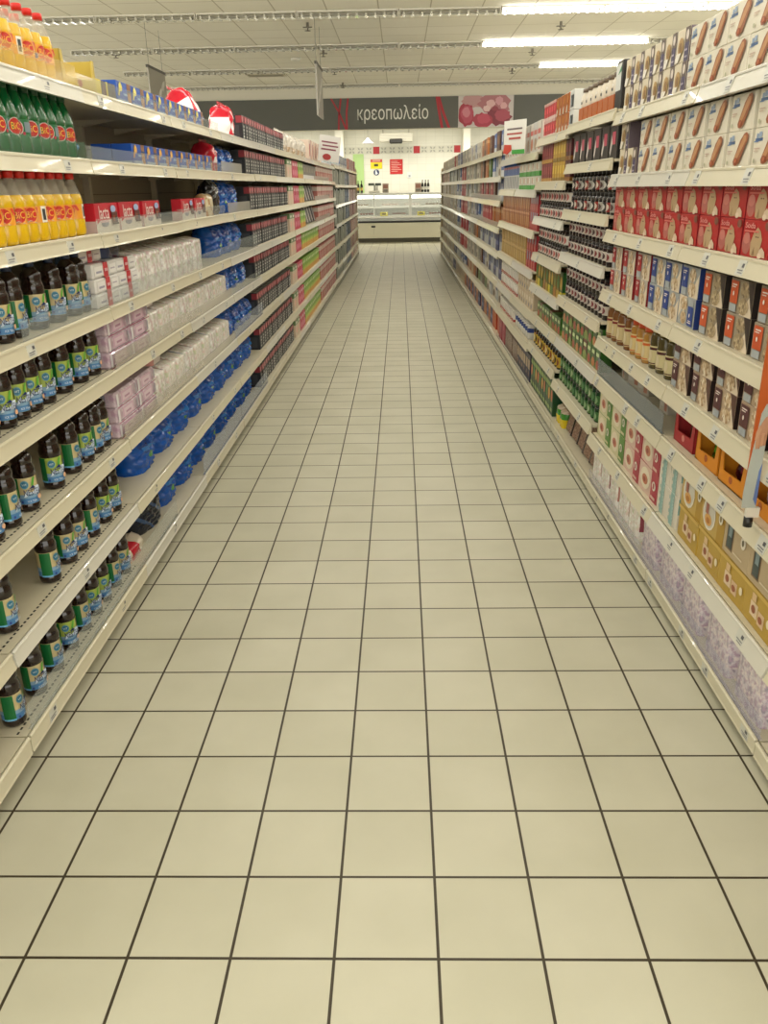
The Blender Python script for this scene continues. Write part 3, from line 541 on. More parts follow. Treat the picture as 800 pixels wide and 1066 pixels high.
# ------------------------------------------------------------------ surfaces of the place
H = 1.5098; TILE = .22; CX, CY = 3.6962, -5.6916
def nodes(name):
    m = bpy.data.materials.new(name); m.use_nodes = True; return m, m.node_tree, m.node_tree.nodes, m.node_tree.nodes['Principled BSDF']
def floor_mat():
    m, nt, n, b = nodes('floor_tiles')
    tc = n.new('ShaderNodeTexCoord'); mp = n.new('ShaderNodeMapping')
    mp.inputs['Location'].default_value = (CX * TILE, -CY * -TILE * -1 + 0, 0)
    mp.inputs['Location'].default_value = (CX * TILE + 20 * TILE, CY * TILE + 10 * TILE, 0)
    br = n.new('ShaderNodeTexBrick'); br.offset = 0; br.squash = 1
    br.inputs['Scale'].default_value = 1; br.inputs['Brick Width'].default_value = TILE; br.inputs['Row Height'].default_value = TILE
    br.inputs['Mortar Size'].default_value = .0038; br.inputs['Mortar Smooth'].default_value = .25; br.inputs['Bias'].default_value = 0
    br.inputs['Color1'].default_value = rgb('C8C4AF'); br.inputs['Color2'].default_value = rgb('C2BEA8'); br.inputs['Mortar'].default_value = rgb('3E3525')
    nt.links.new(tc.outputs['Object'], mp.inputs[0]); nt.links.new(mp.outputs[0], br.inputs['Vector'])
    no = n.new('ShaderNodeTexNoise'); no.inputs['Scale'].default_value = 3.2; no.inputs['Detail'].default_value = 5
    nt.links.new(tc.outputs['Object'], no.inputs['Vector'])
    rp = n.new('ShaderNodeValToRGB'); rp.color_ramp.elements[0].position = .35; rp.color_ramp.elements[0].color = (.92, .92, .9, 1); rp.color_ramp.elements[1].position = .65; rp.color_ramp.elements[1].color = (1, 1, 1, 1)
    nt.links.new(no.outputs[0], rp.inputs[0])
    mx = n.new('ShaderNodeMix'); mx.data_type = 'RGBA'; mx.blend_type = 'MULTIPLY'; mx.inputs[0].default_value = 1
    nt.links.new(br.outputs['Color'], mx.inputs[6]); nt.links.new(rp.outputs[0], mx.inputs[7]); nt.links.new(mx.outputs[2], b.inputs['Base Color'])
    bp = n.new('ShaderNodeBump'); bp.inputs['Strength'].default_value = .25; bp.inputs['Distance'].default_value = .002; bp.invert = True
    nt.links.new(br.outputs['Fac'], bp.inputs['Height']); nt.links.new(bp.outputs[0], b.inputs['Normal'])
    b.inputs['Roughness'].default_value = .42; b.inputs['Specular IOR Level'].default_value = .35
    return m
def grid_mat(name, a, bcol, line, w, h, gap, offs=(0, 0, 0), rough=.8, axis='XY'):
    m, nt, n, b = nodes(name)
    tc = n.new('ShaderNodeTexCoord'); mp = n.new('ShaderNodeMapping'); mp.inputs['Location'].default_value = offs
    if axis == 'XZ': mp.inputs['Rotation'].default_value = (-PI / 2, 0, 0)
    br = n.new('ShaderNodeTexBrick'); br.offset = 0; br.squash = 1; br.inputs['Scale'].default_value = 1
    br.inputs['Brick Width'].default_value = w; br.inputs['Row Height'].default_value = h; br.inputs['Mortar Size'].default_value = gap; br.inputs['Mortar Smooth'].default_value = .3
    br.inputs['Color1'].default_value = rgb(a); br.inputs['Color2'].default_value = rgb(bcol); br.inputs['Mortar'].default_value = rgb(line)
    nt.links.new(tc.outputs['Object'], mp.inputs[0]); nt.links.new(mp.outputs[0], br.inputs['Vector']); nt.links.new(br.outputs['Color'], b.inputs['Base Color'])
    b.inputs['Roughness'].default_value = rough; return m
def metal_mat():
    m, nt, n, b = nodes('cream_enamel')
    tc = n.new('ShaderNodeTexCoord'); no = n.new('ShaderNodeTexNoise'); no.inputs['Scale'].default_value = 9; no.inputs['Detail'].default_value = 4
    nt.links.new(tc.outputs['Object'], no.inputs['Vector'])
    mx = n.new('ShaderNodeMix'); mx.data_type = 'RGBA'; mx.inputs[6].default_value = rgb('C9C0A6'); mx.inputs[7].default_value = rgb('D6CDB4')
    nt.links.new(no.outputs[0], mx.inputs[0]); nt.links.new(mx.outputs[2], b.inputs['Base Color']); b.inputs['Roughness'].default_value = .42
    return m
ENAMEL = metal_mat(); RAIL = M('D2CAB0', .32, coat=.25); RAILW = M('D3CFC2', .28, coat=.3)
def struct(name, g): return tag(link(name, g.build(name)), None, None, None, 'structure')

g = G(); g.box(-14, 14, -8, 32, -.1, 0, floor_mat()); struct('floor', g)
CZ = 4.0
g = G(); g.box(-14, 14, -8, 24.0, CZ, CZ + .1, grid_mat('ceiling_tiles', 'EAE5D8', 'E6E1D3', 'B8AF9C', .775, .775, .011, (.3, -.2, 0), .9)); struct('ceiling', g)
WHITE = M('D8D2C0', .8)
g = G(); g.box(-14, 14, 24.0, 24.25, 2.96, CZ + .1, WHITE); struct('wall_header', g)
g = G(); g.box(-8, 8, 24.25, 29, 3.36, 3.46, M('E0DCCD', .8)); struct('ceiling_recess', g)
wt = grid_mat('wall_tiles', 'E2E1D6', 'DDDCD0', 'CCCBBF', .28, .2, .004, (0, 0, 0), .25, 'XZ')
g = G(); g.box(-8, 8, 28.5, 28.7, 0, 3.4, wt); struct('wall_back', g)
for i, x in enumerate((-7.9, 7.9)):
    g = G(); g.box(x - .1, x + .1, 24.25, 28.5, 0, 3.4, WHITE); struct('wall_left' if i == 0 else 'wall_right', g)
for i, (x0, x1) in enumerate(((-2.02, -1.76), (1.98, 2.2))):
    g = G(); g.box(x0, x1, 27.9, 28.49, 0, 3.36, M('E4E1D6', .5)); struct('pillar', g)
g = G(); g.box(-1.5, -1.16, 28.46, 28.499, 0, 2.52, M('AFCF8A', .35)); struct('trim_1', g)
# the frieze: grey four-petal tiles between red squares
g = G(); z0, z1 = 2.515, 2.725; s = 1.29 / 1
for k in range(-5, 6):
    cx = -.75 + 1.29 * k
    g.box(cx - .1, cx + .1, 28.485, 28.499, z0, z1, M('B3222A', .3))
    for j in range(1, 5):
        x = cx + .1 + (j - .5) * (1.09 / 4); w = 1.09 / 4
        g.box(x - w / 2 + .003, x + w / 2 - .003, 28.487, 28.499, z0, z1, M('CFCDC0', .3))
        for a in (0, 1, 2, 3):
            t = PI / 4 + a * PI / 2; c, q = math.cos(t), math.sin(t); zc = (z0 + z1) / 2
            P = [(.015, 0), (.07, .03), (.12, 0), (.07, -.03)]
            g.prism([(x + c * u - q * v, zc + q * u + c * v) for u, v in P], 'y', 28.483, 28.488, M('A3A399', .4))
struct('trim_2', g)

# ------------------------------------------------------------------ butcher's sign across the far end
sg = link('shop_sign', None, None, (0, 23.95, 2.96)); tag(sg, 'grey overhead fascia sign lettered in Greek above the butcher counter', 'sign')
g = G(); g.box(-13, 13, 0, .049, 0, .75, M('56564E', .5)); link('panel', g.build('panel'), sg)
def word3d(word, x0, x1, z0, z1, y, th, mat):
    vs, fs = text_tris(word); g = G(); n = len(vs)
    P = [(x0 + a * (x1 - x0), y, z0 + b * (z1 - z0)) for a, b in vs]
    g.add(P, fs, mat); return g
link('lettering', word3d('κρεο\u043fωλείο', -1.11, .76, .135, .575, -.004, .004, M('DEDCD2', .5)).build('lettering', False), sg)
for nm, pts in (('ribbon', ((-1.80, .75), (-1.6, .42), (-1.42, 0))), ('ribbon', ((-1.54, .75), (-1.60, .38), (-1.62, 0))), ('ribbon', ((-1.35, .75), (-1.40, .4), (-1.40, 0))),
                ('ribbon', ((.985, .75), (1.05, .37), (1.13, 0))), ('ribbon', ((1.03, .75), (1.15, .38), (1.31, 0)))):
    g = G(); w = .022 if pts[0][0] < 0 else .035
    for (a, b), (c, d) in zip(pts, pts[1:]): g.prism([(a - w, b), (c - w, d), (c + w, d), (a + w, b)], 'y', -.006, .002, M('A8242E', .5))
    link(nm, g.build(nm), sg)
ph = G(); ph.box(1.55, 3.0, -.008, .002, .0, .75, M('C4BCB8', .5))
pk = link('photo_panel', ph.build('photo_panel'), sg)
mt = G()
def blob(cx, cz, rx, rz, col, k, ragged=.1, n=22, y=-.009):
    q = random.Random(k); mt.prism([(max(1.56, min(2.99, cx + rx * (1 + q.uniform(-ragged, ragged)) * math.cos(2 * PI * i / n))), max(.0, min(.75, cz + rz * (1 + q.uniform(-ragged, ragged)) * math.sin(2 * PI * i / n)))) for i in range(n)], 'y', y - .001 * k, y + .001, as_mat(col, .5))
for k, a in enumerate(((1.95, .62, .3, .16, 'B48A88'), (2.5, .55, .42, .26, 'A66A70'), (2.6, .24, .34, .2, '7E2E3E'), (2.72, .28, .2, .14, 'A64A58'), (1.76, .3, .21, .27, '9A2A3C'), (1.78, .32, .16, .21, 'B0485A'), (1.76, .36, .1, .12, 'C47A84'), (2.2, .16, .26, .18, 'A23446'), (2.22, .2, .18, .12, 'B8485A'),
                         (2.4, .56, .12, .09, 'D2A8A8'), (2.62, .62, .1, .1, 'C89298'), (2.3, .44, .1, .07, 'D8B8B4'), (2.74, .5, .09, .08, 'CFA0A2'), (2.52, .44, .08, .06, '8E3A48'))): blob(*a, k, .14)
link('meat_picture', mt.build('meat_picture'), pk)
# hanging aisle flags
for x, lb in ((-1.32, 'silver hanging flag sign over the left shelving'), (-4.0, 'silver hanging flag sign beyond the left shelving, small')):
    o = link('aisle_sign', None, None, (x, 14.6, 0)); tag(o, lb, 'sign')
    g = G(); g.box(-.012, .012, 0, 1.0, 2.62, 3.36, M('9C978C', .35, .4)); 
    for k in range(4): g.prism([(.06 + .2 * k, 2.75 + .12 * k), (.2 + .2 * k, 2.72 + .12 * k), (.34 + .2 * k, 2.9 + .12 * k), (.2 + .2 * k, 2.86 + .12 * k)], 'x', -.014, .014, M('C9C6BE', .35))
    link('flag_panel', g.build('flag_panel'), o)
    g = G(); g.box(-.02, .02, -.02, 1.02, 3.35, 3.39, M('4E4A44', .5)); link('top_bar', g.build('top_bar'), o)
    g = G()
    for y in (.1, .9): g.tube((0, y, 3.38), (0, y, CZ), .004, M('6A675F', .5), 6)
    link('wire', g.build('wire'), o)

# ------------------------------------------------------------------ ceiling fittings
def fixture(lit):
    hs = G(); L = 1.52; c = M('E6E2D6', .5)
    hs.box(-L / 2, L / 2, -.1, .1, -.02, 0, c)
    hs.box(-L / 2, -L / 2 + .01, -.1, .1, -.08, -.02, c); hs.box(L / 2 - .01, L / 2, -.1, .1, -.08, -.02, c)
    lv = G(); mir = M('E2E0D6', .15, .25, .5)
    for i in range(11):
        x = -L / 2 + L * (i + .5) / 11; lv.prism([(x - .02, -.082), (x + .02, -.082), (x + .004, -.03), (x - .004, -.03)], 'y', -.098, .098, mir)
    lv.box(-L / 2 + .01, L / 2 - .01, -.004, .004, -.082, -.06, mir)
    tb = G(); m = glow('FFF8EC', 9) if lit else M('A8A49A', .3)
    for y in (-.045, .045): tb.tube((-L / 2 + .02, y, -.05), (L / 2 - .02, y, -.05), .019 if lit else .012, m, 8)
    return hs.build('housing'), lv.build('louvre'), tb.build('tube')
FX = {True: fixture(True), False: fixture(False)}
ROWS = [14.25 + 3.1 * k for k in (0, 1, 2, 3)]
for r, y in enumerate(ROWS):
    for i in range(8):
        x = -5.37 + 1.535 * i; on = {0: 1.0 < x < 5.6, 1: 1.2 < x < 4, 2: 3 < x < 5.6, 3: x > 6}[r]
        o = link('ceiling_light', None, None, (x, y, CZ)); tag(o, f'{"lit" if on else "dim"} louvred strip light, {ordinal(i + 1)} from the left in the {("front", "second", "third", "rearmost")[r]} row', 'light', f'louvred strip lights, {("front", "second", "third", "rearmost")[r]} row')
        for nm, me in zip(('housing', 'louvre', 'tube'), FX[on]): link(nm, me, o)
def spr():
    g = G(); m = M('6E685C', .4, .3); g.tube((0, 0, -.06), (0, 0, 0), .022, m, 8); g.box(-.075, .075, -.012, .012, -.075, -.06, m); g.box(-.012, .012, -.075, .075, -.075, -.06, m); g.tube((0, 0, -.12), (0, 0, -.07), .012, m, 6); g.lathe([(.012, -.125), (.05, -.12), (.05, -.115)], m, 10); return g.build('sprinkler_head')
sp = spr()
for k, (x, y) in enumerate(((-1.47, 15.1), (-1.46, 17.9), (-5.37, 17.5), (-5.32, 20.1), (-1.45, 20.6), (2.67, 15.5), (2.62, 18.3), (2.58, 21.1), (-1.43, 23.2))):
    tag(link('sprinkler', sp, None, (x, y, CZ)), f'small dark ceiling sprinkler, {"over the far end of the ceiling" if y > 22 else ordinal(1 + (0 if y < 16 else 1 if y < 19 else 2)) + " from the front"} in the {"left" if x < -4 else "middle" if x < 0 else "right"} line', 'sprinkler', 'ceiling sprinklers')
g = G(); g.lathe([(.09, -.05), (.1, -.03), (.1, 0)], M('D8D4C8', .5), 16); tag(link('smoke_detector', g.build('smoke_detector'), None, (-2.11, 18.9, CZ)), 'round pale smoke detector on the ceiling near the middle', 'detector')
tag(link('smoke_detector', bpy.data.meshes['smoke_detector'], None, (-4.72, 17.3, CZ)), 'round pale smoke detector on the ceiling far to the left', 'detector')
v = link('air_vent', None, None, (-3.1, 21.4, CZ)); tag(v, 'rectangular slatted air vent in the ceiling at left', 'vent')
g = G(); g.box(-.45, .45, -.24, -.2, -.02, 0, M('C9C2AE', .6)); g.box(-.45, .45, .2, .24, -.02, 0, M('C9C2AE', .6)); g.box(-.45, -.41, -.2, .2, -.02, 0, M('C9C2AE', .6)); g.box(.41, .45, -.2, .2, -.02, 0, M('C9C2AE', .6)); link('frame', g.build('frame'), v)
g = G(); g.box(-.41, .41, -.2, .2, -.004, -.001, M('7A7464', .8))
for i in range(8): g.prism([(-.19 + .05 * i, -.018), (-.17 + .05 * i, -.018), (-.155 + .05 * i, -.006), (-.175 + .05 * i, -.006)], 'x', -.41, .41, M('B4AC98', .6))
link('slats', g.build('slats'), v)

# ------------------------------------------------------------------ butcher counter and what stands on it
YC = 25.5
c = link('serving_counter', None, None, (0, YC, 0)); tag(c, 'long white refrigerated butcher counter with glass front at the far end', 'counter')
CR = M('D2CCB0', .4)
for k in range(-3, 4):
    x0 = -.79 + 1.45 * k; g = G(); g.box(x0 + .004, x0 + 1.446, 0, .03, .12, .55, CR, .004); pnl = link('base_panel', g.build('base_panel'), c)
    if k == 0:
        g = G(); g.box(-.86 + .0, -.74, -.012, 0, .42, .47, M('1E1C1A', .4)); link('badge', g.build('badge'), c)
g = G(); g.box(-5.1, 5, .06, 1.1, 0, .12, M('4A4430', .6)); link('kick_plate', g.build('kick_plate'), c)
g = G(); g.box(-5.1, 5, .03, 1.15, .12, .6, M('C9C4AE', .5)); link('cabinet', g.build('cabinet'), c)
g = G(); g.box(-5.1, 5, -.04, .0, .55, .6, M('191715', .5), .01); link('bumper', g.build('bumper'), c)
g = G(); g.box(-5.1, 5, -.03, .06, .6, .68, M('A9AAA2', .25, .7)); g.box(-5.1, 5, -.05, 1.15, .68, .735, M('E6E4DA', .3), .008); link('deck', g.build('deck'), c)
g = G(); g.box(-5.1, 5, .02, .028, .735, 1.33, clear('DDE8E4', .86, .03)); link('front_glass', g.build('front_glass'), c)
for x in (-3.67, -2.22, -.77, .29, 1.74, 3.19):
    g = G(); w = .02 if x < -.5 else .045; g.box(x - w, x + w, .0, .05, .735, 1.33, M('DCDCD4', .3)); link('glass_post', g.build('glass_post'), c)
g = G(); g.box(-5.1, 5, .0, .75, 1.33, 1.37, M('E2E1D8', .3), .006); link('top_shelf', g.build('top_shelf'), c)
g = G(); g.box(-5, 4.9, .06, .12, 1.215, 1.3, glow('FFF8EA', 3.5)); link('lamp_tube', g.build('lamp_tube'), c)
g = G(); g.box(-5.1, 5, .25, .8, .945, .99, M('E6E5DC', .3)); link('inner_shelf', g.build('inner_shelf'), c)
g = G(); g.box(-5.1, 5, .9, 1.1, .735, 1.33, M('C2C2BA', .4)); link('back_panel', g.build('back_panel'), c)
for x, w, col, lb in ((-.48, .22, 'F4E614', 'yellow price card standing in the counter, left of the two'), (.61, .22, 'F4E614', 'yellow price card standing in the counter, right of the two')):
    g = G(); g.prism([(0, .0), (.012, 0), (.05, .11), (.04, .11)], 'x', -w / 2, w / 2, M(col, .5))
    g.prism([(-.002, .03), (.004, .03), (.02, .08), (.012, .08)], 'x', -w * .3, w * .3, M('8A7A1E', .5))
    tag(link('price_card', g.build('price_card'), None, (x, YC + .09, .7355)), lb, 'card')
def tray(w, col, k):
    g = G(); g.prism([(-w / 2, 0), (w / 2, 0), (w / 2 + .02, .03), (-w / 2 - .02, .03)], 'y', -.12, .12, M('D6D6CE', .3)); q = random.Random(k)
    t = G()
    for i in range(5):
        x = -w / 2 + w * (i + .5) / 5; t.lathe([(.001, .028), (w * .08, .03), (w * .1, .05 + q.uniform(0, .02)), (w * .05, .075), (.002, .08)], as_mat(col, .5), 10, x, q.uniform(-.03, .03))
    return g.build('meat_tray'), t.build('meat')
for k, (x, w, col, z, y) in enumerate(((-1.15, .4, '9A8A72', .99, .5), (-.3, .5, 'CDB9AC', .99, .5), (.35, .45, 'D4C4BA', .99, .5), (1.0, .5, '8A7A66', .99, .5), (-1.0, .4, 'A8685C', .7355, .4), (-.05, .4, 'B07A70', .7355, .4), (1.05, .4, '9A5A50', .7355, .4), (1.7, .4, 'C0A090', .99, .5))):
    a, b = tray(w, col, k); o = tag(link('meat_tray', a, None, (x, YC + y, z + .001)), f'shallow meat tray on the counter {"shelf" if z > .9 else "deck"}, {ordinal([-1.15, -.3, .35, 1.0, 1.7].index(x) + 1 if z > .9 else [-1.0, -.05, 1.05].index(x) + 1)} from the left', 'tray', 'meat trays in the counter'); link('meat', b, o)
wb = G(); wb.lathe([(.036, 0), (.038, .01), (.038, .2), (.03, .235), (.014, .26), (.013, .33), (.015, .335), (.015, .34)], M('14110E', .12, coat=.3), 12); wbm = wb.build('wine_bottle')
wl = G(); wl.lathe([(.039, .07), (.039, .15)], M('B99A4A', .5), 12, cap=False); wlm = wl.build('label')
wl2 = G(); wl2.lathe([(.039, .07), (.039, .15)], M('CFCBC0', .5), 12, cap=False); wlm2 = wl2.build('label')
for k, x in enumerate((-1.24, -1.14, .66, .745, .83)):
    o = tag(link('wine_bottle', wbm, None, (x, YC + .5, 1.37)), f'dark wine bottle on the counter top, {["first", "second"][k] + " of the pair at left" if k < 2 else ["first", "second", "third"][k - 2] + " of the three at right"}', 'bottle', 'wine bottles on the counter'); link('label', wlm if k < 2 else wlm2, o)
sc = tag(link('weighing_scale', None, None, (-.76, YC + .45, 1.37)), 'grey weighing scale with dark display on the counter top', 'scale')
g = G(); g.box(-.16, .16, -.13, .13, 0, .06, M('B9B5A8', .4), .01); g.box(.06, .1, .04, .08, .06, .2, M('A9A598', .4)); link('body', g.build('body'), sc)
g = G(); g.box(-.18, .0, 0, .05, .2, .27, M('4A5248', .4)); g.box(.02, .2, 0, .05, .2, .27, M('3E463E', .4)); g.box(-.02, .04, .02, .06, .05, .22, M('8A887C', .4)); link('display', g.build('display'), sc)
for x, lb in ((-.43, 'brownish dispenser box beside the scale on the counter'), (.53, 'brownish dispenser box beside the three wine bottles')):
    g = G(); g.box(-.09, .09, -.08, .08, 0, .26, M('A39484', .5), .006); g.box(-.07, .07, -.082, -.08, .12, .22, M('8A5E4E', .5)); g.box(-.07, .07, -.082, -.08, .03, .09, M('6E6A5E', .5)); tag(link('dispenser_box', g.build('dispenser_box'), None, (x, YC + .5, 1.37)), lb, 'box')
def poster(name, x0, x1, z0, z1, base, shapes, label, cat='poster'):
    g = G(); w = x1 - x0; h = z1 - z0; g.box(-w / 2, w / 2, -.006, .006, 0, h, M(base, .5)); print_front(g, w, .012, h, shapes, off=.002)
    tag(link(name, g.build(name), None, ((x0 + x1) / 2, 28.49, z0)), label, cat)
poster('wall_notice', -.94, -.57, 2.08, 2.36, 'E2CF20', [('r', 0, .68, 1, 1, 'C2403A'), ('r', .15, .76, .85, .82, 'E8C8B8'), ('r', .15, .88, .85, .93, 'E8C8B8'), ('r', .3, .25, .65, .5, '4A4620')], 'yellow notice with red heading on the tiled back wall', 'notice')
g = G(); g.lathe([(.09, 0), (.09, .01)], M('22325E', .4), 24); o = link('safety_sign', g.build('safety_sign'), None, (-.76, 28.495, 1.97), (PI / 2, 0, 0)); tag(o, 'round blue safety sign with white hand below the yellow notice', 'sign')
g = G(); g.box(-.035, .02, -.06, .02, .0105, .013, M('E2E6EA', .5)); g.box(-.03, -.012, .02, .06, .0105, .013, M('E2E6EA', .5)); g.box(-.008, .008, .02, .065, .0105, .013, M('E2E6EA', .5)); g.box(.02, .045, -.04, -.01, .0105, .013, M('E2E6EA', .5)); link('hand_symbol', g.build('hand_symbol'), o)
poster('red_notice_sign', -.32, .09, 1.91, 2.35, 'C22A2A', [('r', .1, .84 - .11 * i, .6 + .3 * ((i * 7) % 3) / 2, .87 - .11 * i, 'E8C0B4') for i in range(7)], 'red poster with pale lines of text on the back wall')
poster('paper_notice_sign', .23, .38, 1.79, 1.97, 'D9DCDC', [('r', .3, .2, .7, .45, '8A9098')], 'small white paper notice right of the red poster', 'notice')
a = link('cooling_unit', None, None, (-.115, 27.7, 2.76)); tag(a, 'grey ceiling cooling unit with black fan box above the counter', 'cooler')
g = G(); g.box(-.5, .5, -.2, .2, .06, .3, M('B9B6A8', .5), .01); 
for i in range(5): g.box(-.48, .48, -.206, -.2, .09 + .04 * i, .1 + .04 * i, M('8F8C80', .5))
g.tube((-.4, 0, .3), (-.4, 0, .6), .015, M('9A978A', .5)); g.tube((.4, 0, .3), (.4, 0, .6), .015, M('9A978A', .5)); link('casing', g.build('casing'), a)
g = G(); g.box(-.2, .2, -.28, -.2, 0, .14, M('1C1A18', .5), .03); link('fan_box', g.build('fan_box'), a)
a = link('pendant_lamp', None, None, (-.96, 27, 2.76)); tag(a, 'pale lilac cone pendant lamp over the counter', 'lamp')
g = G(); g.lathe([(.17, 0), (.165, .01), (.06, .1), (.03, .15)], M('C4BFCB', .4), 18); link('lamp_shade', g.build('lamp_shade'), a)
g = G(); g.tube((0, 0, .15), (0, 0, .6), .006, M('6A665E', .5), 6); link('cord', g.build('cord'), a)
for x in (-1.43, 1.27):
    a = link('downlight', None, None, (x, 26, 3.36)); tag(a, f'round lit downlight in the far ceiling, {"left" if x < 0 else "right"} of the two', 'light')
    g = G(); g.lathe([(.11, -.03), (.13, -.02), (.13, 0)], M('DAD6CA', .4), 18); link('ring', g.build('ring'), a)
    g = G(); g.lathe([(.085, -.034), (.085, -.0305)], glow('FFF4DC', 14), 16); link('lamp_face', g.build('lamp_face'), a)
# ------------------------------------------------------------------ shelving
DEP = .43
HOLE = M('2A2620', .8)
_SH = {}
def shelf_mesh(L, s, base=False, holes=False):
    k = ('s', round(L, 3), s, base, holes)
    if k in _SH: return _SH[k]
    g = G(); g.box(-s * .004, -s * DEP, .003, L - .003, -.016, -.004, ENAMEL)
    if not base:
        for y in (.03, L / 2, L - .03): g.prism([(-s * .25, -.016), (-s * DEP, -.016), (-s * DEP, -.045)], 'y', y - .004, y + .004, ENAMEL)
    if holes:
        n = int(L / .022)
        for i in range(n): g.box(-s * .030, -s * .036, .01 + i * .022, .022 + i * .022, -.0039, -.0035, HOLE)
    _SH[k] = g.build('shelf'); return _SH[k]
def rail_mesh(L, s, base=False, mat=None, hgt=.048, tilt=.014):
    k = ('r', round(L, 3), s, base, mat.name, hgt, tilt)
    if k in _SH: return _SH[k]
    g = G(); P = [(0, 0), (.004, .001), (.006, -.004), (tilt, -hgt + .006), (tilt + .002, -hgt), (0, -hgt)]
    g.prism([(s * a, b) for a, b in P], 'y', .003, L - .003, mat)
    g.prism([(s * (.003), .0), (s * .009, -.003), (s * .0095, -.008), (s * .005, -.006)], 'y', .003, L - .003, mat)
    _SH[k] = g.build('price_rail'); return _SH[k]
def guard_mesh(L, s, h, mat):
    k = ('g', round(L, 3), s, h, mat.name)
    if k in _SH: return _SH[k]
    g = G(); g.box(-s * .001, -s * .0035, .004, L - .004, -.002, h, mat); g.box(-s * .001, -s * .012, .004, L - .004, -.003, -.0015, mat)
    _SH[k] = g.build('clear_guard'); return _SH[k]
def tag_mesh(s, w, tilt, hgt, v):
    k = ('t', s, w, tilt, hgt, v)
    if k in _SH: return _SH[k]
    g = G(); sl = (tilt - .006) / (hgt - .006)
    def q(y0, y1, z0, z1, m, o):
        X = lambda z: s * (.0065 + (-z) * sl + o)
        g.add([(X(z0), y0, z0), (X(z0), y1, z0), (X(z1), y1, z1), (X(z1), y0, z1)], [(0, 1, 2, 3)], as_mat(m, .4))
    z1, z0 = -.006, -hgt + .004
    g.prism([(s * (.006 - z1 * sl), z1), (s * (.008 - z1 * sl), z1), (s * (.008 - z0 * sl), z0), (s * (.006 - z0 * sl), z0)], 'y', -w / 2, w / 2, M('CBCAC0', .35))
    f = z1 - z0
    q(-w * .1 if s < 0 else w * .1, w * .38 if s > 0 else -w * .38, z1 - f * .5, z1 - f * .25, '55555A', .0022)
    q(-w * .42, w * .3, z0 + f * .28, z0 + f * .36, '77777A', .0022); q(-w * .42, w * .2, z0 + f * .12, z0 + f * .2, '8A8A8A', .0022)
    _SH[k] = g.build('price_tag'); return _SH[k]
PANEL = M('A79E86', .6)
def bay(side, y0, L, zs, label, tags=0, holes=(), guards={}, rail=None, endpanel=None, base_h=.055):
    s = 1 if side == 'L' else -1; X = XL if side == 'L' else XR
    u = link('shelving_unit', None, None, (X, y0, 0)); tag(u, label, 'shelving', 'shelving bays along the ' + ('left' if side == 'L' else 'right') + ' of the aisle')
    top = zs[-1] + .02
    def once(key, fn, nm, loc=(0, 0, 0)):
        k = (key, side, round(L, 3), round(top, 2))
        if k not in _SH: g = G(); fn(g); _SH[k] = g.build(nm)
        return link(nm, _SH[k], u, loc)
    def fback(g):
        g.box(-s * DEP, -s * (DEP + .02), 0, L, .05, top, PANEL)
        for z in [i * .1 + .2 for i in range(int((top - .25) / .1))]: g.box(-s * (DEP - .001), -s * DEP, .01, L - .01, z, z + .004, M('7A725E', .7))
    once('back', fback, 'back_panel')
    once('kick', lambda g: g.box(-s * .06, -s * DEP, 0, L, 0, .06, M('B9AF93', .5)), 'kick_plate')
    def fpost(g): g.box(-s * (DEP - .03), -s * DEP, .0, .03, .06, top + .02, ENAMEL)
    once('post', fpost, 'upright'); 
    for i, z in enumerate(zs):
        sh = link('shelf', shelf_mesh(L, s, i == 0, i in holes), u, (0, 0, z))
        rm = rail or RAIL
        tl, hg = (.006, .055 if side == 'L' else .048) if i == 0 else ((.012, .046) if side == 'L' else (.02, .052))
        rq = random.Random(int(y0 * 100) + i * 17 + s)
        link('price_rail', rail_mesh(L, s, i == 0, RAILW if rq.random() < .3 else rm, hg, tl), sh, (s * rq.uniform(0, .0025), 0, rq.uniform(-.003, .001)), (rq.uniform(-.0016, .0016), 0, rq.uniform(-.0025, .0025)))
        if i in guards:
            a, b, h, gm = guards[i]; link('clear_guard', guard_mesh((b - a), s, h, gm), sh, (0, a, 0))
        if tags:
            q = random.Random(i * 13 + int(y0 * 10)); n = tags - (1 if i > 3 and side == 'R' else 0) + q.choice((-1, 0, 0, 0))
            for j in range(max(1, n)): link('price_tag', tag_mesh(s, .052, tl, hg, 0), sh, (0, L * (j + .5 + q.uniform(-.3, .3)) / max(1, n), 0))
    if endpanel is not None:
        g = G(); g.box(s * .0, -s * (DEP + .02), endpanel - .015, endpanel + .015, .0, top + .06, M('C4B493', .5)); link('end_panel', g.build('end_panel'), u)
    return u
LZ = [.12, .385, .645, .91, 1.13, 1.38, 1.615, 1.83]; LZ2 = [.11, .31, .63, .96, 1.26, 1.57, 1.86]
RZ1 = [.08, .33, .635, .82, 1.045, 1.312, 1.55, 1.80]; RZ3 = [.08, .365, .63, .885, 1.137, 1.374, 1.62, 1.825]; RZ4 = [.08, .41, .63, .84, 1.06, 1.305, 1.532, 1.807]
RZ5 = [.08, .38, .62, .915, 1.197, 1.48, 1.73]; RZ7 = [.08, .38, .62, .885, 1.12, 1.372, 1.594, 1.827]
CL = clear('C4CCC8', .82, .06); SMOKE = clear('7E8890', .55, .15); BL = clear('A9B6CC', .72, .1); WH = clear('CDC8BA', .66, .35)
PB = 1.105
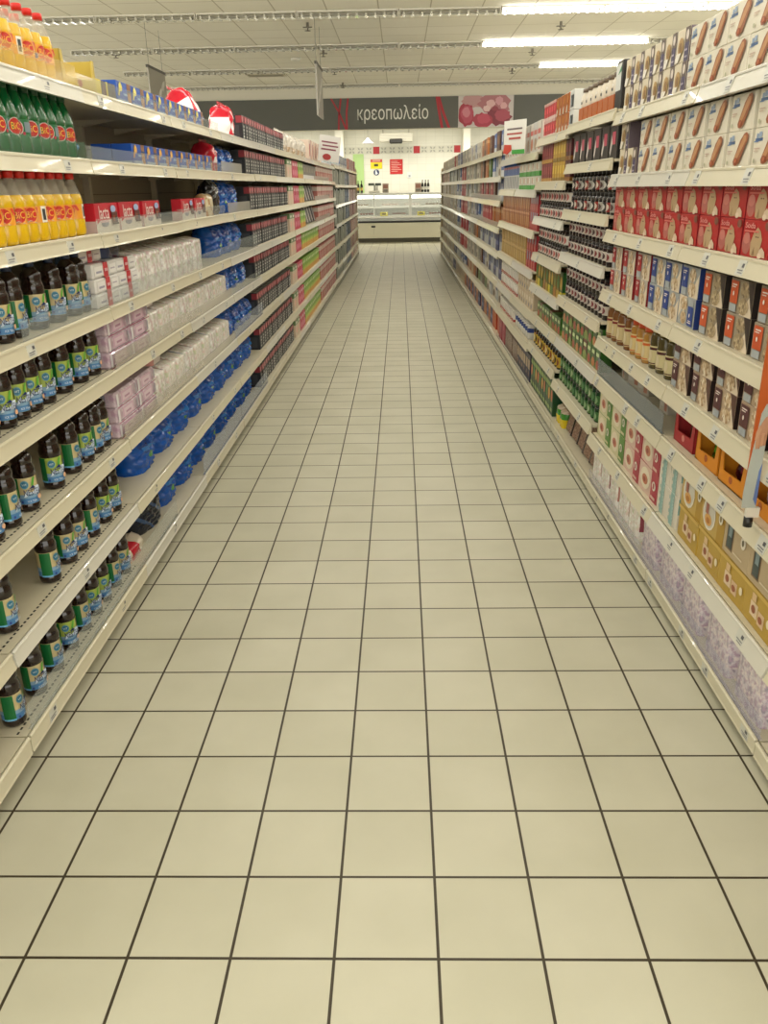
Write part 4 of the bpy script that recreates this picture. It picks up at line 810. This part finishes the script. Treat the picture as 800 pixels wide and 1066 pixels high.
for k in range(0, 12):
    y0 = 1.85 + PB * (k - 1); gd = {}
    if k == 1: gd = {7: (0, PB, .06, clear('D8B860', .76, .1)), 6: (0, PB, .05, clear('5E8A6C', .8, .1)), 4: (.40, PB, .055, CL), 0: (.03, PB, .075, CL)}
    if k == 2: gd = {7: (0, PB, .042, CL), 6: (0, PB, .042, CL), 5: (0, PB, .045, CL), 4: (0, PB, .06, CL), 3: (0, PB, .055, WH), 2: (0, PB, .05, WH), 0: (0, .55, .07, CL)}
    if k == 3: gd = {7: (0, PB, .04, CL), 6: (0, PB, .042, CL), 5: (0, PB, .05, CL), 4: (0, PB, .07, CL), 3: (0, PB, .045, WH), 2: (0, PB, .04, WH), 0: (0, PB, .1, BL)}
    if k == 4: gd = {6: (0, PB * .6, .055, WH), 5: (.1, PB * .8, .06, WH), 4: (0, PB, .085, CL), 3: (0, PB, .05, CL), 2: (0, PB, .085, BL), 0: (0, PB, .09, BL)}
    if k in (9, 10): gd = {5: (0, PB, .05, WH), 4: (0, PB, .05, WH), 6: (0, PB, .045, WH)}
    bay('L', y0, PB, LZ, f'{ordinal(k + 1)} cream shelving bay of the left row, counted from the near end', tags=2 if k in (1, 2, 3) else (1 if k in (4, 5) else 0), holes=(0, 1, 2, 3) if k == 1 else (), guards=gd)
for k in range(6):
    bay('L', 14.005 + 1.2 * k, 1.2, LZ2, f'{ordinal(13 + k)} cream shelving bay of the left row, counted from the near end', endpanel=1.185 if k == 5 else None)
rj = [.77, 1.876, 2.962, 4.07, 5.177, 6.284, 7.391, 8.498] + [8.498 + 1.184 * i for i in range(1, 7)] + [15.602 + 1.32 * i for i in range(1, 5)]
for k in range(len(rj) - 1):
    zs = RZ1 if k < 3 else (RZ3 if k == 3 else RZ4 if k == 4 else RZ5 if k < 7 else RZ7); L = rj[k + 1] - rj[k]
    gd = {}
    if k == 1: gd = {0: (0, L, .06, clear('B9B9CC', .8, .05))}
    if k == 2: gd = {2: (0.02, L, .075, SMOKE), 0: (0, L, .05, clear('B9B9CC', .8, .05))}
    if k in (5, 6): gd = {0: (0, L, .03, CL)}
    if 7 <= k < 10: gd = {4: (0, L, .05, WH), 5: (0, L, .05, WH)}
    bay('R', rj[k], L, zs, f'{ordinal(k + 1)} cream shelving bay of the right row, counted from the near end', tags=4 if k in (1, 2) else (2 if k in (3, 4) else 0), guards=gd, endpanel=L - .015 if k == len(rj) - 2 else None)
# clear curved divider standing on the top shelf beside the soda
g = G(); P = [(2.98, 1.83), (4.0, 1.83), (3.9, 1.86), (3.6, 1.92), (3.3, 1.985), (3.1, 2.02), (2.98, 2.025)]
g.prism(P, 'x', XL - .2, XL - .197, clear('DDE2DC', .88, .06))
for (a, b), (c2, d) in zip(P[1:], P[2:]): g.tube((XL - .1985, a, b), (XL - .1985, c2, d), .004, M('D9D9D0', .2), 6)
tag(link('clear_divider', g.build('clear_divider')), 'clear plastic divider with curved top behind the blue snack boxes', 'divider')

# ------------------------------------------------------------------ stock, left
def Ls(i, *a, **k): lay('L', i, 7, LZ[i] - .0038, *a, **k)
# soda and iced tea
Ls(7, orange_soda, 0, 0, at=[2.42, 2.493, 2.566, 2.639, 2.712, 2.785, 2.86], rows=2, back=.03, rj=.3)
Ls(6, green_soda, 0, 0, at=[2.43, 2.50, 2.57, 2.64, 2.71, 2.78, 2.85, 2.92], rows=2, back=.02, rj=.15)
Ls(5, orange_soda, 0, 0, at=[2.375, 2.448, 2.521, 2.594, 2.667, 2.74, 2.813, 2.905], rows=2, back=.02, rj=.4)
for i, kinds, at in ((4, [tea_tan[0], tea_turned[0], tea_tan[0], tea_tan[1]], [2.27, 2.36, 2.51, 2.65, 2.79, 2.87]), (3, [tea_lime[0], tea_lime[1]], [2.19, 2.28, 2.37, 2.47, 2.61, 2.76, 2.88]),
                     (2, [tea_turned[0], tea_tan[0], tea_lime[0], tea_turned[0], tea_lime[1]], [2.11, 2.24, 2.43, 2.58, 2.70, 2.80, 2.88]),
                     (1, [tea_turned[0], tea_turned[0], tea_tan[0], tea_tan[1], tea_turned[0], tea_lime[0], tea_lime[0]], [1.98, 2.29, 2.43, 2.53, 2.65, 2.78, 2.89]),
                     (0, [tea_turned[0], tea_tan[1], tea_turned[0], tea_lime[0], tea_turned[0], tea_lime[0], tea_lime[1]], [1.92, 2.07, 2.2, 2.33, 2.45, 2.56, 2.66, 2.78, 2.89])):
    for j, y in enumerate(at): Ls(i, [kinds[j % len(kinds)]], 0, 0, at=[y], back=.03, rj=.12)
# the same goods carried on towards the near end
for i, kk, b, st in ((7, orange_soda, .03, .073), (6, green_soda, .02, .07), (5, orange_soda, .02, .073)): Ls(i, kk, 0, 0, at=[{7: 2.42, 6: 2.43, 5: 2.375}[i] - st * (j + 1) for j in range(14)], back=b, rj=.15)
for i, kk, y in ((4, tea_tan, 2.27), (3, tea_lime, 2.19), (2, tea_tan, 2.11), (1, tea_lime, 1.86), (0, tea_tan, 1.80)): Ls(i, [kk[0]], 0, 0, at=[y - .105 * (j + 1) for j in range(8 if i > 1 else 4)], back=.03, rj=.12)
# second and third bays
tray0 = bin_box('low yellow cardboard tray', 'C9B04A', None, .3, 'cardboard_tray')
Ls(7, [tray0], 0, 0, at=[3.07], back=.03)
choc = Kind('snack_bar', 'black and yellow snack bar', 'snack', (.2, .05, .06), carton(.2, .05, .06, '3A2A22', [('r', 0, 0, .25, 1, 'D9C21E'), ('r', .5, 0, .58, 1, 'D9C21E'), ('r', .3, .2, .45, .8, '6A3A2E')], [('r', 0, 0, 1, 1, 'D9C21E')]).build('snack_bar'))
Ls(7, choc, 0, 0, at=[3.33], back=.03)
Ls(7, blue_slash, 3.45, 4.92, n=8, back=.03)
Ls(6, blue_orange, 3.55, 5.06, n=8, back=.03, rows=2)
wand = G(); wand.tube((0, 0, .04), (.2, 0, .055), .012, M('2E7FC8', .3), 10); wand.tube((.0, 0, .04), (.03, 0, .042), .016, M('1E62B0', .3), 10); wand.box(-.05, .02, -.05, .05, 0, .05, M('2A5FA8', .4), .01)
Ls(6, Kind('plastic_gadget', 'bright blue plastic handle on the empty stretch', 'gadget', (.22, .1, .08), wand.build('plastic_gadget')), 0, 0, at=[3.02], back=.08)
Ls(7, redbag[0], 0, 0, at=[5.12], back=.06, lean=-.5); Ls(7, redbag[1], 0, 0, at=[5.86], back=.04)
Ls(6, redbag_low, 0, 0, at=[5.22], back=.04); Ls(6, blue_small, 0, 0, at=[5.48, 5.74], back=.05)
Ls(5, lacta, 0, 0, at=[3.16, 3.44, 3.74, 4.38, 4.66], back=.03)
Ls(5, cream_pack, 0, 0, at=[4.93], back=.03); Ls(5, black_pouch, 0, 0, at=[5.18], back=.04); Ls(5, blue_bag, 0, 0, at=[5.46, 5.78], back=.05)
Ls(4, tissue_band, 0, 0, at=[3.04, 3.285], tiers=3, back=.02, rows=2, jit=.008)
lay('L', 4, 7, LZ[4] - .0038 + .1535, Kind('tissue_packet', 'top white tissue packet with red band', 'tissues', (.235, .075, .05), tissue_band.body), 0, 0, at=[3.0], back=.06)
lay('L', 4, 7, LZ[4] - .0038 + .1535, Kind('navy_packet', 'flat navy packet lying on tissue packets', 'packet', (.2, .07, .045), weld(pillow(.2, .07, .045, lambda u, v: '252B44' if u > .3 else '3A4668', p=5, crumple=.004), 'navy_packet')), 0, 0, at=[3.27], back=.06)
Ls(4, nap_tall, 3.42, 4.62, n=6, back=.03, rows=2); Ls(4, blue_bag, 0, 0, at=[5.34, 5.65, 5.96], back=.08)
Ls(3, pink_tissue, 2.95, 3.47, n=2, tiers=3, back=.02, rows=2, rj=.02); Ls(3, nap_white, 3.49, 5.18, n=9, back=.03, rows=2); Ls(3, blue_small, 5.2, 6.1, n=3, back=.06)
lay('L', 3, 7, LZ[3] - .0038 + .137, nap_flat, 0, 0, at=[3.63], back=.06)
Ls(2, pink_tissue, 2.95, 3.47, n=2, tiers=3, back=.02, rows=2, rj=.03); Ls(2, nap_white, 3.49, 5.16, n=9, back=.03, rows=2); Ls(2, blue_small, 5.2, 6.12, n=4, back=.05)
lay('L', 2, 7, LZ[2] - .0038 + .137, nap_flat, 0, 0, at=[3.72], back=.08)
Ls(1, blue_bag, 0, 0, at=[3.06], back=.14, rj=.3); Ls(1, blue_bag, 3.24, 6.05, n=9, back=.05, rows=1, rj=.12, jit=.01)
Ls(0, red_small, 0, 0, at=[3.06], back=.05); Ls(0, black_bag, 0, 0, at=[3.36], back=.06, rj=.2); Ls(0, blue_bag, 3.54, 6.05, n=8, back=.06, rj=.12, jit=.01)
# columns shared by every shelf further down the row
for i in range(8):
    y0 = 6.1 if i in (7, 6, 0) else 6.2; y1 = 8.2 if i != 5 else 8.28
    Ls(i, black_carton_k, y0, y1, pitch=.105, rowgap=.014, back=.025, jit=.006, rj=.01, rows=2 if i < 4 else 1)
    if i < 7:
        Ls(i, [cream_c], 8.3, 8.7, n=2, back=.02); Ls(i, [pink_c], 8.72, 9.2, n=3, back=.02)
        Ls(i, [green_c], 9.22, 9.7 if i > 3 else 11.1, pitch=.16, back=.02)
    if i in (4, 5): Ls(i, [slant_c], 9.8, 11.2, n=5, back=.05, lean=-.25)
    if i == 6: Ls(i, [grey_c], 9.8, 11.2, n=5, back=.03)
    if i < 7: Ls(i, rose_c, 11.25, 13.9, pitch=.175, back=.02)
Ls(7, white_bag, 8.35, 10.4, n=5, back=.04); Ls(7, [mixed_c[1]], 10.5, 12.2, n=5, back=.03); Ls(7, [blue_white], 12.3, 13.9, n=3, back=.03)
card = G(); card.box(-.16, .16, -.003, .003, 0, .3, M('DAD6D0', .5)); print_front(card, .32, .006, .3, [('r', .1, .72, .85, .78, '8A4A5A'), ('r', .15, .58, .9, .64, '8A4A5A'), ('r', .1, .44, .8, .5, '8A4A5A'), ('e', .2, .05, .6, .3, 'A83A3A')], off=.001)
tag(link('shelf_card', card.build('shelf_card'), None, (XL + .13, 11.3, 1.83), (.1, .1, PI / 2 - .9)), 'white printed shelf card tilted above the top left shelf', 'card')
def L2(i, *a, **k): lay('L', i, 6, LZ2[i] - .0038, *a, **k)
for i in range(7):
    if i == 0: L2(i, [dull_low], 14.05, 16.9, n=7, back=.02); L2(i, [navy_low], 16.95, 18.4, n=4, back=.02); L2(i, mixed_low, 18.45, 21.1, n=8, back=.02); continue
    if i < 6: L2(i, dull_c, 14.05, 16.9, n=10, back=.02, jit=.02); L2(i, navy_c, 16.95, 18.4, n=7, back=.02, jit=.02)
    else: L2(i, [blue_white], 14.1, 15.6, n=3, back=.03); L2(i, [FAR['b'], FAR['g']], 15.7, 17.9, n=8, back=.03)
    L2(i, mixed_c[i % 3:] + mixed_c[:i % 3], 18.45, 21.1, n=12, back=.02, jit=.02)
film = G(); film.box(-.155, .155, -.205, .205, 0, .004, M('A9BCC6', .3)); film.box(-.157, .157, -.207, .207, .004, .21, clear('B4CCDA', .8, .1), .02); film = film.build('water_pack')
wbt = G(); wbt.lathe([(.04, .0), (.046, .015), (.046, .19), (.02, .27), (.016, .3), (.016, .32)], M('A9C4D6', .2), 8); wbt = wbt.build('bottle')
for t in range(3):
    o = tag(link('water_pack', film, None, (XL - .17, 21.6, .33 * t)), f'pale blue bottled water pack ending the left row, {("lowest", "middle", "topmost")[t]} of its stack', 'water pack', 'water packs at the end of the left row')
    for ix in (-1, 0, 1):
        for iy in range(4): link('bottle', wbt, o, (ix * .098, (iy - 1.5) * .098, .005))
# ------------------------------------------------------------------ stock, right
def R1(i, *a, **k): lay('R', i, 7, RZ1[i] - .0038, *a, **k)
R1(7, bread, 1.95, 3.2, pitch=.19, tiers=2, back=.02); R1(7, stripe_pack, 3.21, 4.05, n=6, tiers=2 if False else 2, back=.02)
R1(6, bread, 1.95, 3.74, n=9, tiers=2, back=.02); R1(6, stripe_pack, 3.77, 4.05, n=2, tiers=2, back=.02, skip=((0, 0, 1),))
R1(5, red_box, 1.95, 4.06, n=11, tiers=2, back=.02, rj=.02)
R1(4, redtab, 3.4, 4.05, n=3, tiers=2, back=.02); R1(4, bluetab, 2.83, 3.39, n=3, tiers=2, back=.02, skip=((0, 0, 0),)); lay('R', 4, 7, RZ1[4] - .0038, [bluetab_f], 0, 0, at=[2.925], back=.02)
R1(4, orangetab, 1.95, 2.81, n=4, tiers=2, back=.02, jit=.01)
R1(3, spice_cream, 0, 0, at=[4.02, 3.92, 3.82, 3.70], back=.02, rows=2); R1(3, spice_orange, 0, 0, at=[3.59, 3.5, 3.4], back=.02, rows=2); R1(3, spice_olive, 0, 0, at=[3.3, 3.2, 3.09], back=.02, rows=2)
R1(3, browntab, 1.95, 3.02, n=5, tiers=2, back=.02)
R1(2, flat_card, 0, 0, at=[3.95, 3.78, 3.62, 3.3], back=.1, rj=.5)
R1(2, bin_red, 0, 0, at=[2.83], back=.03); R1(2, bin_orange, 0, 0, at=[2.60, 2.38, 2.16], back=.03)
for y, k in ((2.83, sweets[0]), (2.60, sweets[1]), (2.38, sweets[2]), (2.16, sweets[3])):
    for j in range(3): lay('R', 2, 7, RZ1[2] - .0038 + .006 + .001 * j, [k], 0, 0, at=[y + .03 * (j - 1)], back=.05 + .03 * j, rj=.5) if False else None
    lay('R', 2, 7, RZ1[2] + .002, [k], 0, 0, at=[y], back=.06, rj=.2)
R1(1, green_tea, 3.53, 4.05, n=2, tiers=2, back=.02); R1(1, red_tea, 3.02, 3.53, n=2, tiers=2, back=.02); R1(1, teal_box, 2.77, 3.01, n=2, tiers=2, back=.02)
R1(1, gold_low, 1.95, 2.75, n=4, back=.02); lay('R', 1, 7, RZ1[1] - .0038 + .1185, [gold_high], 0, 0, at=[2.65, 2.45], back=.02); lay('R', 1, 7, RZ1[1] - .0038 + .1185, [beige_high, beige_high], 0, 0, at=[2.25, 2.05], back=.02)
R1(0, nap_low, 3.2, 4.1, n=5, back=.02, rows=2, rowgap=.015); R1(0, nap_purple, 1.9, 3.18, n=5, back=.02, rows=2, rowgap=.02, rj=.008)
for i, k0, n in ((7, bread, 3), (6, bread, 3), (5, red_box, 3), (4, orangetab, 3), (3, browntab, 3)): R1(i, k0, 1.94 - .2 * n, 1.94, n=n, tiers=2, back=.02)
R1(2, bin_orange, 0, 0, at=[1.94, 1.72], back=.03); R1(1, gold_low, 1.34, 1.94, n=3, back=.02); R1(0, nap_purple, 1.4, 1.88, n=2, back=.02)
def R3(i, *a, **k): lay('R', i, 7, RZ3[i] - .0038, *a, **k)
R3(7, dark_wg, 0, 0, at=[4.17], back=.02); R3(7, cup_pack, 4.25, 5.05, n=7, back=.02)
R3(6, pink_black, 4.1, 5.14, n=6, back=.02)
R3(5, SAUCE, 4.1, 5.14, n=12, tiers=2, back=.02, rows=2); R3(4, MORS, 4.1, 5.14, n=12, tiers=2, back=.02, rows=2); R3(3, MORS, 4.1, 5.14, n=12, tiers=2, back=.02, rows=2)
R3(2, SOUP, 4.1, 5.14, n=10, tiers=2, back=.02, rows=1); R3(1, PICK, 4.1, 5.16, n=13, tiers=2, back=.02, rows=2)
R3(0, brown_pack, 4.12, 4.98, n=5, back=.05, lean=-.22, rj=.05); R3(0, yellow_small, 0, 0, at=[5.06, 5.2 - .02], back=.03)
def R4(i, *a, **k): lay('R', i, 7, RZ4[i] - .0038, *a, **k)
R4(7, [BW_B], 5.2, 5.34, n=1, tiers=2, back=.02); R4(7, [ORA_B], 5.35, 5.78, n=4, tiers=2, back=.02); R4(7, [RED_B], 5.79, 6.24, n=5, tiers=2, back=.02)
R4(6, [DRED[2]], 5.2, 5.36, n=2, tiers=2, back=.02); R4(6, [DRED[1]], 5.37, 5.8, n=5, tiers=2, back=.02); R4(6, [DRED[0]], 5.81, 6.24, n=5, tiers=2, back=.02)
R4(5, WHITEJ, 5.2, 6.26, n=12, tiers=2, back=.02, rows=2); R4(4, WHITEJ, 5.2, 6.26, n=12, tiers=2, back=.02, rows=2)
R4(3, YELL, 5.2, 6.26, n=10, back=.02, rows=2); R4(2, SOUP, 5.2, 6.1, n=9, tiers=1, back=.02); R4(2, [BLUEP], 6.1, 6.26, n=1, back=.02) if False else None
R4(1, MUST, 5.2, 6.26, n=12, back=.02); R4(0, TALLG, 5.3, 6.26, n=10, back=.02)
def R5(i, *a, **k): lay('R', i, 6, RZ5[i] - .0038, *a, **k)
R5(6, PIC, 6.32, 8.46, n=12, back=.02); R5(5, [GRW], 6.32, 7.38, n=5, tiers=2, back=.02); R5(5, [BLUEP], 7.4, 8.46, n=10, back=.02)
R5(4, [PASTR], 6.32, 6.7, n=4, tiers=2, back=.02); R5(4, PASTA, 6.72, 8.46, n=17, tiers=2, back=.02); R5(3, [PASTR], 6.32, 6.8, n=4, tiers=2, back=.02); R5(3, PASTY, 6.82, 8.46, n=15, tiers=2, back=.02)
R5(2, [BEIGE], 6.32, 7.2, n=7, tiers=2, back=.02); R5(2, [POTR], 7.25, 8.46, n=12, tiers=2, back=.02); R5(1, [POTB], 6.5, 7.3, n=7, tiers=1, rows=3, back=.02); R5(1, [POTR], 7.4, 8.46, n=11, rows=2, back=.02)
R5(0, [NVP], 6.32, 7.05, n=6, back=.02); R5(0, [SPECK], 7.06, 7.9, n=5, back=.02); R5(0, [PINKL], 7.92, 8.46, n=2, back=.02)
pcard = G(); pcard.box(-.14, .14, -.003, .003, 0, .24, M('E4E1D8', .5)); print_front(pcard, .28, .006, .24, [('r', .15, .72, .85, .77, '6A5A5A'), ('r', .15, .58, .85, .63, 'B0483E'), ('r', .25, .44, .8, .5, 'B0483E'), ('p', [(0, .05), (.2, .0), (.4, .12), (.38, .28), (.05, .3)], 'C8402A'), ('r', .42, 0, 1, .13, '3E9A3A')], off=.001)
tag(link('offer_card', pcard.build('offer_card'), None, (XR - .085, 6.95, 1.735), (0, 0, -PI / 2 + .5)), 'white offer card with red picture and green strip on the top right shelf', 'card')
pink_side = pack('tall_crimson_pack', 'tall pink-edged pack', .1, .1, .25, 'B8A8A0', [('r', .6, 0, 1, 1, 'B03A4A')])
def R7(i, seq):
    y = 8.53
    for code, y1 in seq:
        ks = [FAR.get(c) or {'x': PINKL, 'z': ORL, 'p': POTB}[c] for c in code]
        if y1 - y > .2: lay('R', i, 7, RZ7[i] - .0038, ks, y, y1, n=max(1, int((y1 - y) / (max(k.w for k in ks) * 1.04))), back=.03, jit=.02)
        y = y1 + .02
R7(7, (('db', 9.3), ('bwd', 9.8), ('dt', 10.2), ('od', 11.1), ('wws', 13.2), ('gw', 14.5), ('ns', 15.58), ('rt', 16.4), ('tw', 20.8)))
R7(6, (('bws', 9.7), ('vd', 10.2), ('od', 11.2), ('wwg', 13.6), ('r', 14.6), ('bg', 15.58), ('gs', 18), ('rt', 20.8)))
R7(5, (('bs', 9.2), ('dn', 9.6), ('rd', 11.2), ('wgs', 13.6), ('r', 14.6), ('bs', 15.58), ('gt', 18), ('td', 20.8)))
R7(4, (('o', 9.6), ('r', 10.7), ('sb', 11.4), ('nsw', 12.2), ('sw', 13.2), ('r', 14.6), ('bs', 15.58), ('tw', 20.8)))
R7(3, (('sns', 11), ('do', 12.), ('gws', 13.), ('r', 14.5), ('bg', 15.58), ('tw', 18), ('wt', 20.8)))
R7(2, (('ns', 9.3), ('snw', 10.6), ('d', 11), ('gw', 13.2), ('r', 14.6), ('bg', 15.58), ('tw', 18), ('w', 20.8)))
R7(1, (('ws', 10), ('vdg', 11.5), ('ot', 13), ('nb', 14.5), ('s', 15.58), ('n', 16.4), ('tw', 20.8)))
R7(0, (('z', 9.2), ('no', 11.5), ('on', 13.4), ('t', 15.58), ('n', 16.4), ('w', 20.8)))
label_all()
# flag board at the near right edge
fb = tag(link('flag_board', None, None, (XR - .062, 2.065, 0)), 'orange flag board with a pictured hand at the right shelf edge', 'sign')
W_ = .034
g = G(); g.box(0, W_, -.003, .003, .70, 1.22, M('B8561E', .45)); link('board', g.build('board'), fb)
g = G(); g.prism([(-.003, .695), (W_, .695), (W_, .975), (.022, .98), (.012, .955), (.008, .90), (.004, .86), (-.001, .80), (-.004, .74)], 'y', -.0045, -.003, M('AEB3AC', .5)); g.prism([(.024, .72), (W_, .70), (W_, .82), (.028, .80)], 'y', -.0055, -.004, M('5E74A8', .5)); link('printed_coat', g.build('printed_coat'), fb)
g = G(); sk = M('C08E70', .5)
g.prism([(.012, .905), (.016, .93), (.024, .945), (W_, .95), (W_, .885), (.026, .878), (.016, .885)], 'y', -.0062, -.0045, sk)
for k in range(4):
    x = .0085 + .0062 * k; z = .886 - .003 * (k % 2)
    g.prism([(x, z + .016), (x - .0012, z - .012), (x + .0004, z - .026 + .004 * k), (x + .0034, z - .026 + .004 * k), (x + .0052, z - .01), (x + .0056, z + .016)], 'y', -.0072 - .0003 * k, -.0045, M(('C49474', 'BC8868', 'C69676', 'B88464')[k], .5))
g.prism([(.012, .925), (.005, .905), (.004, .885), (.008, .882), (.012, .9), (.017, .912)], 'y', -.0078, -.0045, M('C89A7A', .5)); link('printed_hand', g.build('printed_hand'), fb)
g = G(); g.box(.012, .046, -.007, .007, .668, .695, M('D8D2C4', .4)); g.lathe([(.012, .64), (.012, .668)], M('1E1E1E', .4), 12, .022, 0); link('clip', g.build('clip'), fb)

# ------------------------------------------------------------------ light, camera
def area(name, x, y, z, sx, sy, w, col=(1, .93, .78), rot=(0, 0, 0)):
    l = bpy.data.lights.new(name, 'AREA'); l.shape = 'RECTANGLE'; l.size = sx; l.size_y = sy; l.energy = w; l.color = col
    o = bpy.data.objects.new(name, l); C.objects.link(o); o.location = (x, y, z); o.rotation_euler = rot; return o
WARM = (1, .99, .925)
def strip(k):
    y = 14.25 + 3.1 * k
    if k == 3: return
    x, sx, w = (0, 16, 166 if k > -4 else 135) if k < 0 else ((3.84, 4.5, 84), (3.07, 3.0, 66), (4.6, 3.0, 60), None)[k]
    area('strip_lamp', x, y, 3.905 if k < 0 else 3.93, sx, .1 if k < 0 else .05, w, WARM)
    if k >= 0: area('ceiling_fill', x, y, 3.895, sx, .2, w * .42, (1, .985, .9), (PI, 0, 0))  # added upward fill light that brightens the ceiling, not a separate lamp
for k in range(-6, 4): strip(k)
area('recess_lamp', 0, 26.6, 3.3, 9, .5, 210, (1, .95, .82))
w = bpy.data.worlds.new('World'); bpy.context.scene.world = w; w.use_nodes = True
w.node_tree.nodes['Background'].inputs[0].default_value = (1, .98, .9, 1); w.node_tree.nodes['Background'].inputs[1].default_value = 2.45
cam = bpy.data.cameras.new('camera'); co = bpy.data.objects.new('camera', cam); C.objects.link(co)
cam.sensor_fit = 'HORIZONTAL'; cam.sensor_width = 36; cam.lens = 36 * 850.816 / 800; cam.clip_start = .05; cam.clip_end = 200
pi_, ya, ro = .3777, -.0249, .0178
A = Matrix(((math.cos(ya), -math.sin(ya), 0), (math.sin(ya), math.cos(ya), 0), (0, 0, 1)))
B = Matrix(((1, 0, 0), (0, math.cos(pi_), -math.sin(pi_)), (0, math.sin(pi_), math.cos(pi_))))
D = Matrix(((math.cos(ro), 0, -math.sin(ro)), (0, 1, 0), (math.sin(ro), 0, math.cos(ro))))
Rm = D @ B @ A
rt, fw, up = Rm[0], Rm[1], Rm[2]
mw = Matrix(((rt[0], up[0], -fw[0], 0), (rt[1], up[1], -fw[1], 0), (rt[2], up[2], -fw[2], H), (0, 0, 0, 1)))
co.matrix_world = mw
sc_ = bpy.context.scene; sc_.camera = co
vs_ = sc_.view_settings; vs_.view_transform = 'Standard'; vs_.look = 'None'; vs_.gamma = 1; vs_.use_curve_mapping = False; vs_.exposure = .15
sc_.cycles.max_bounces = 8; sc_.cycles.transparent_max_bounces = 12
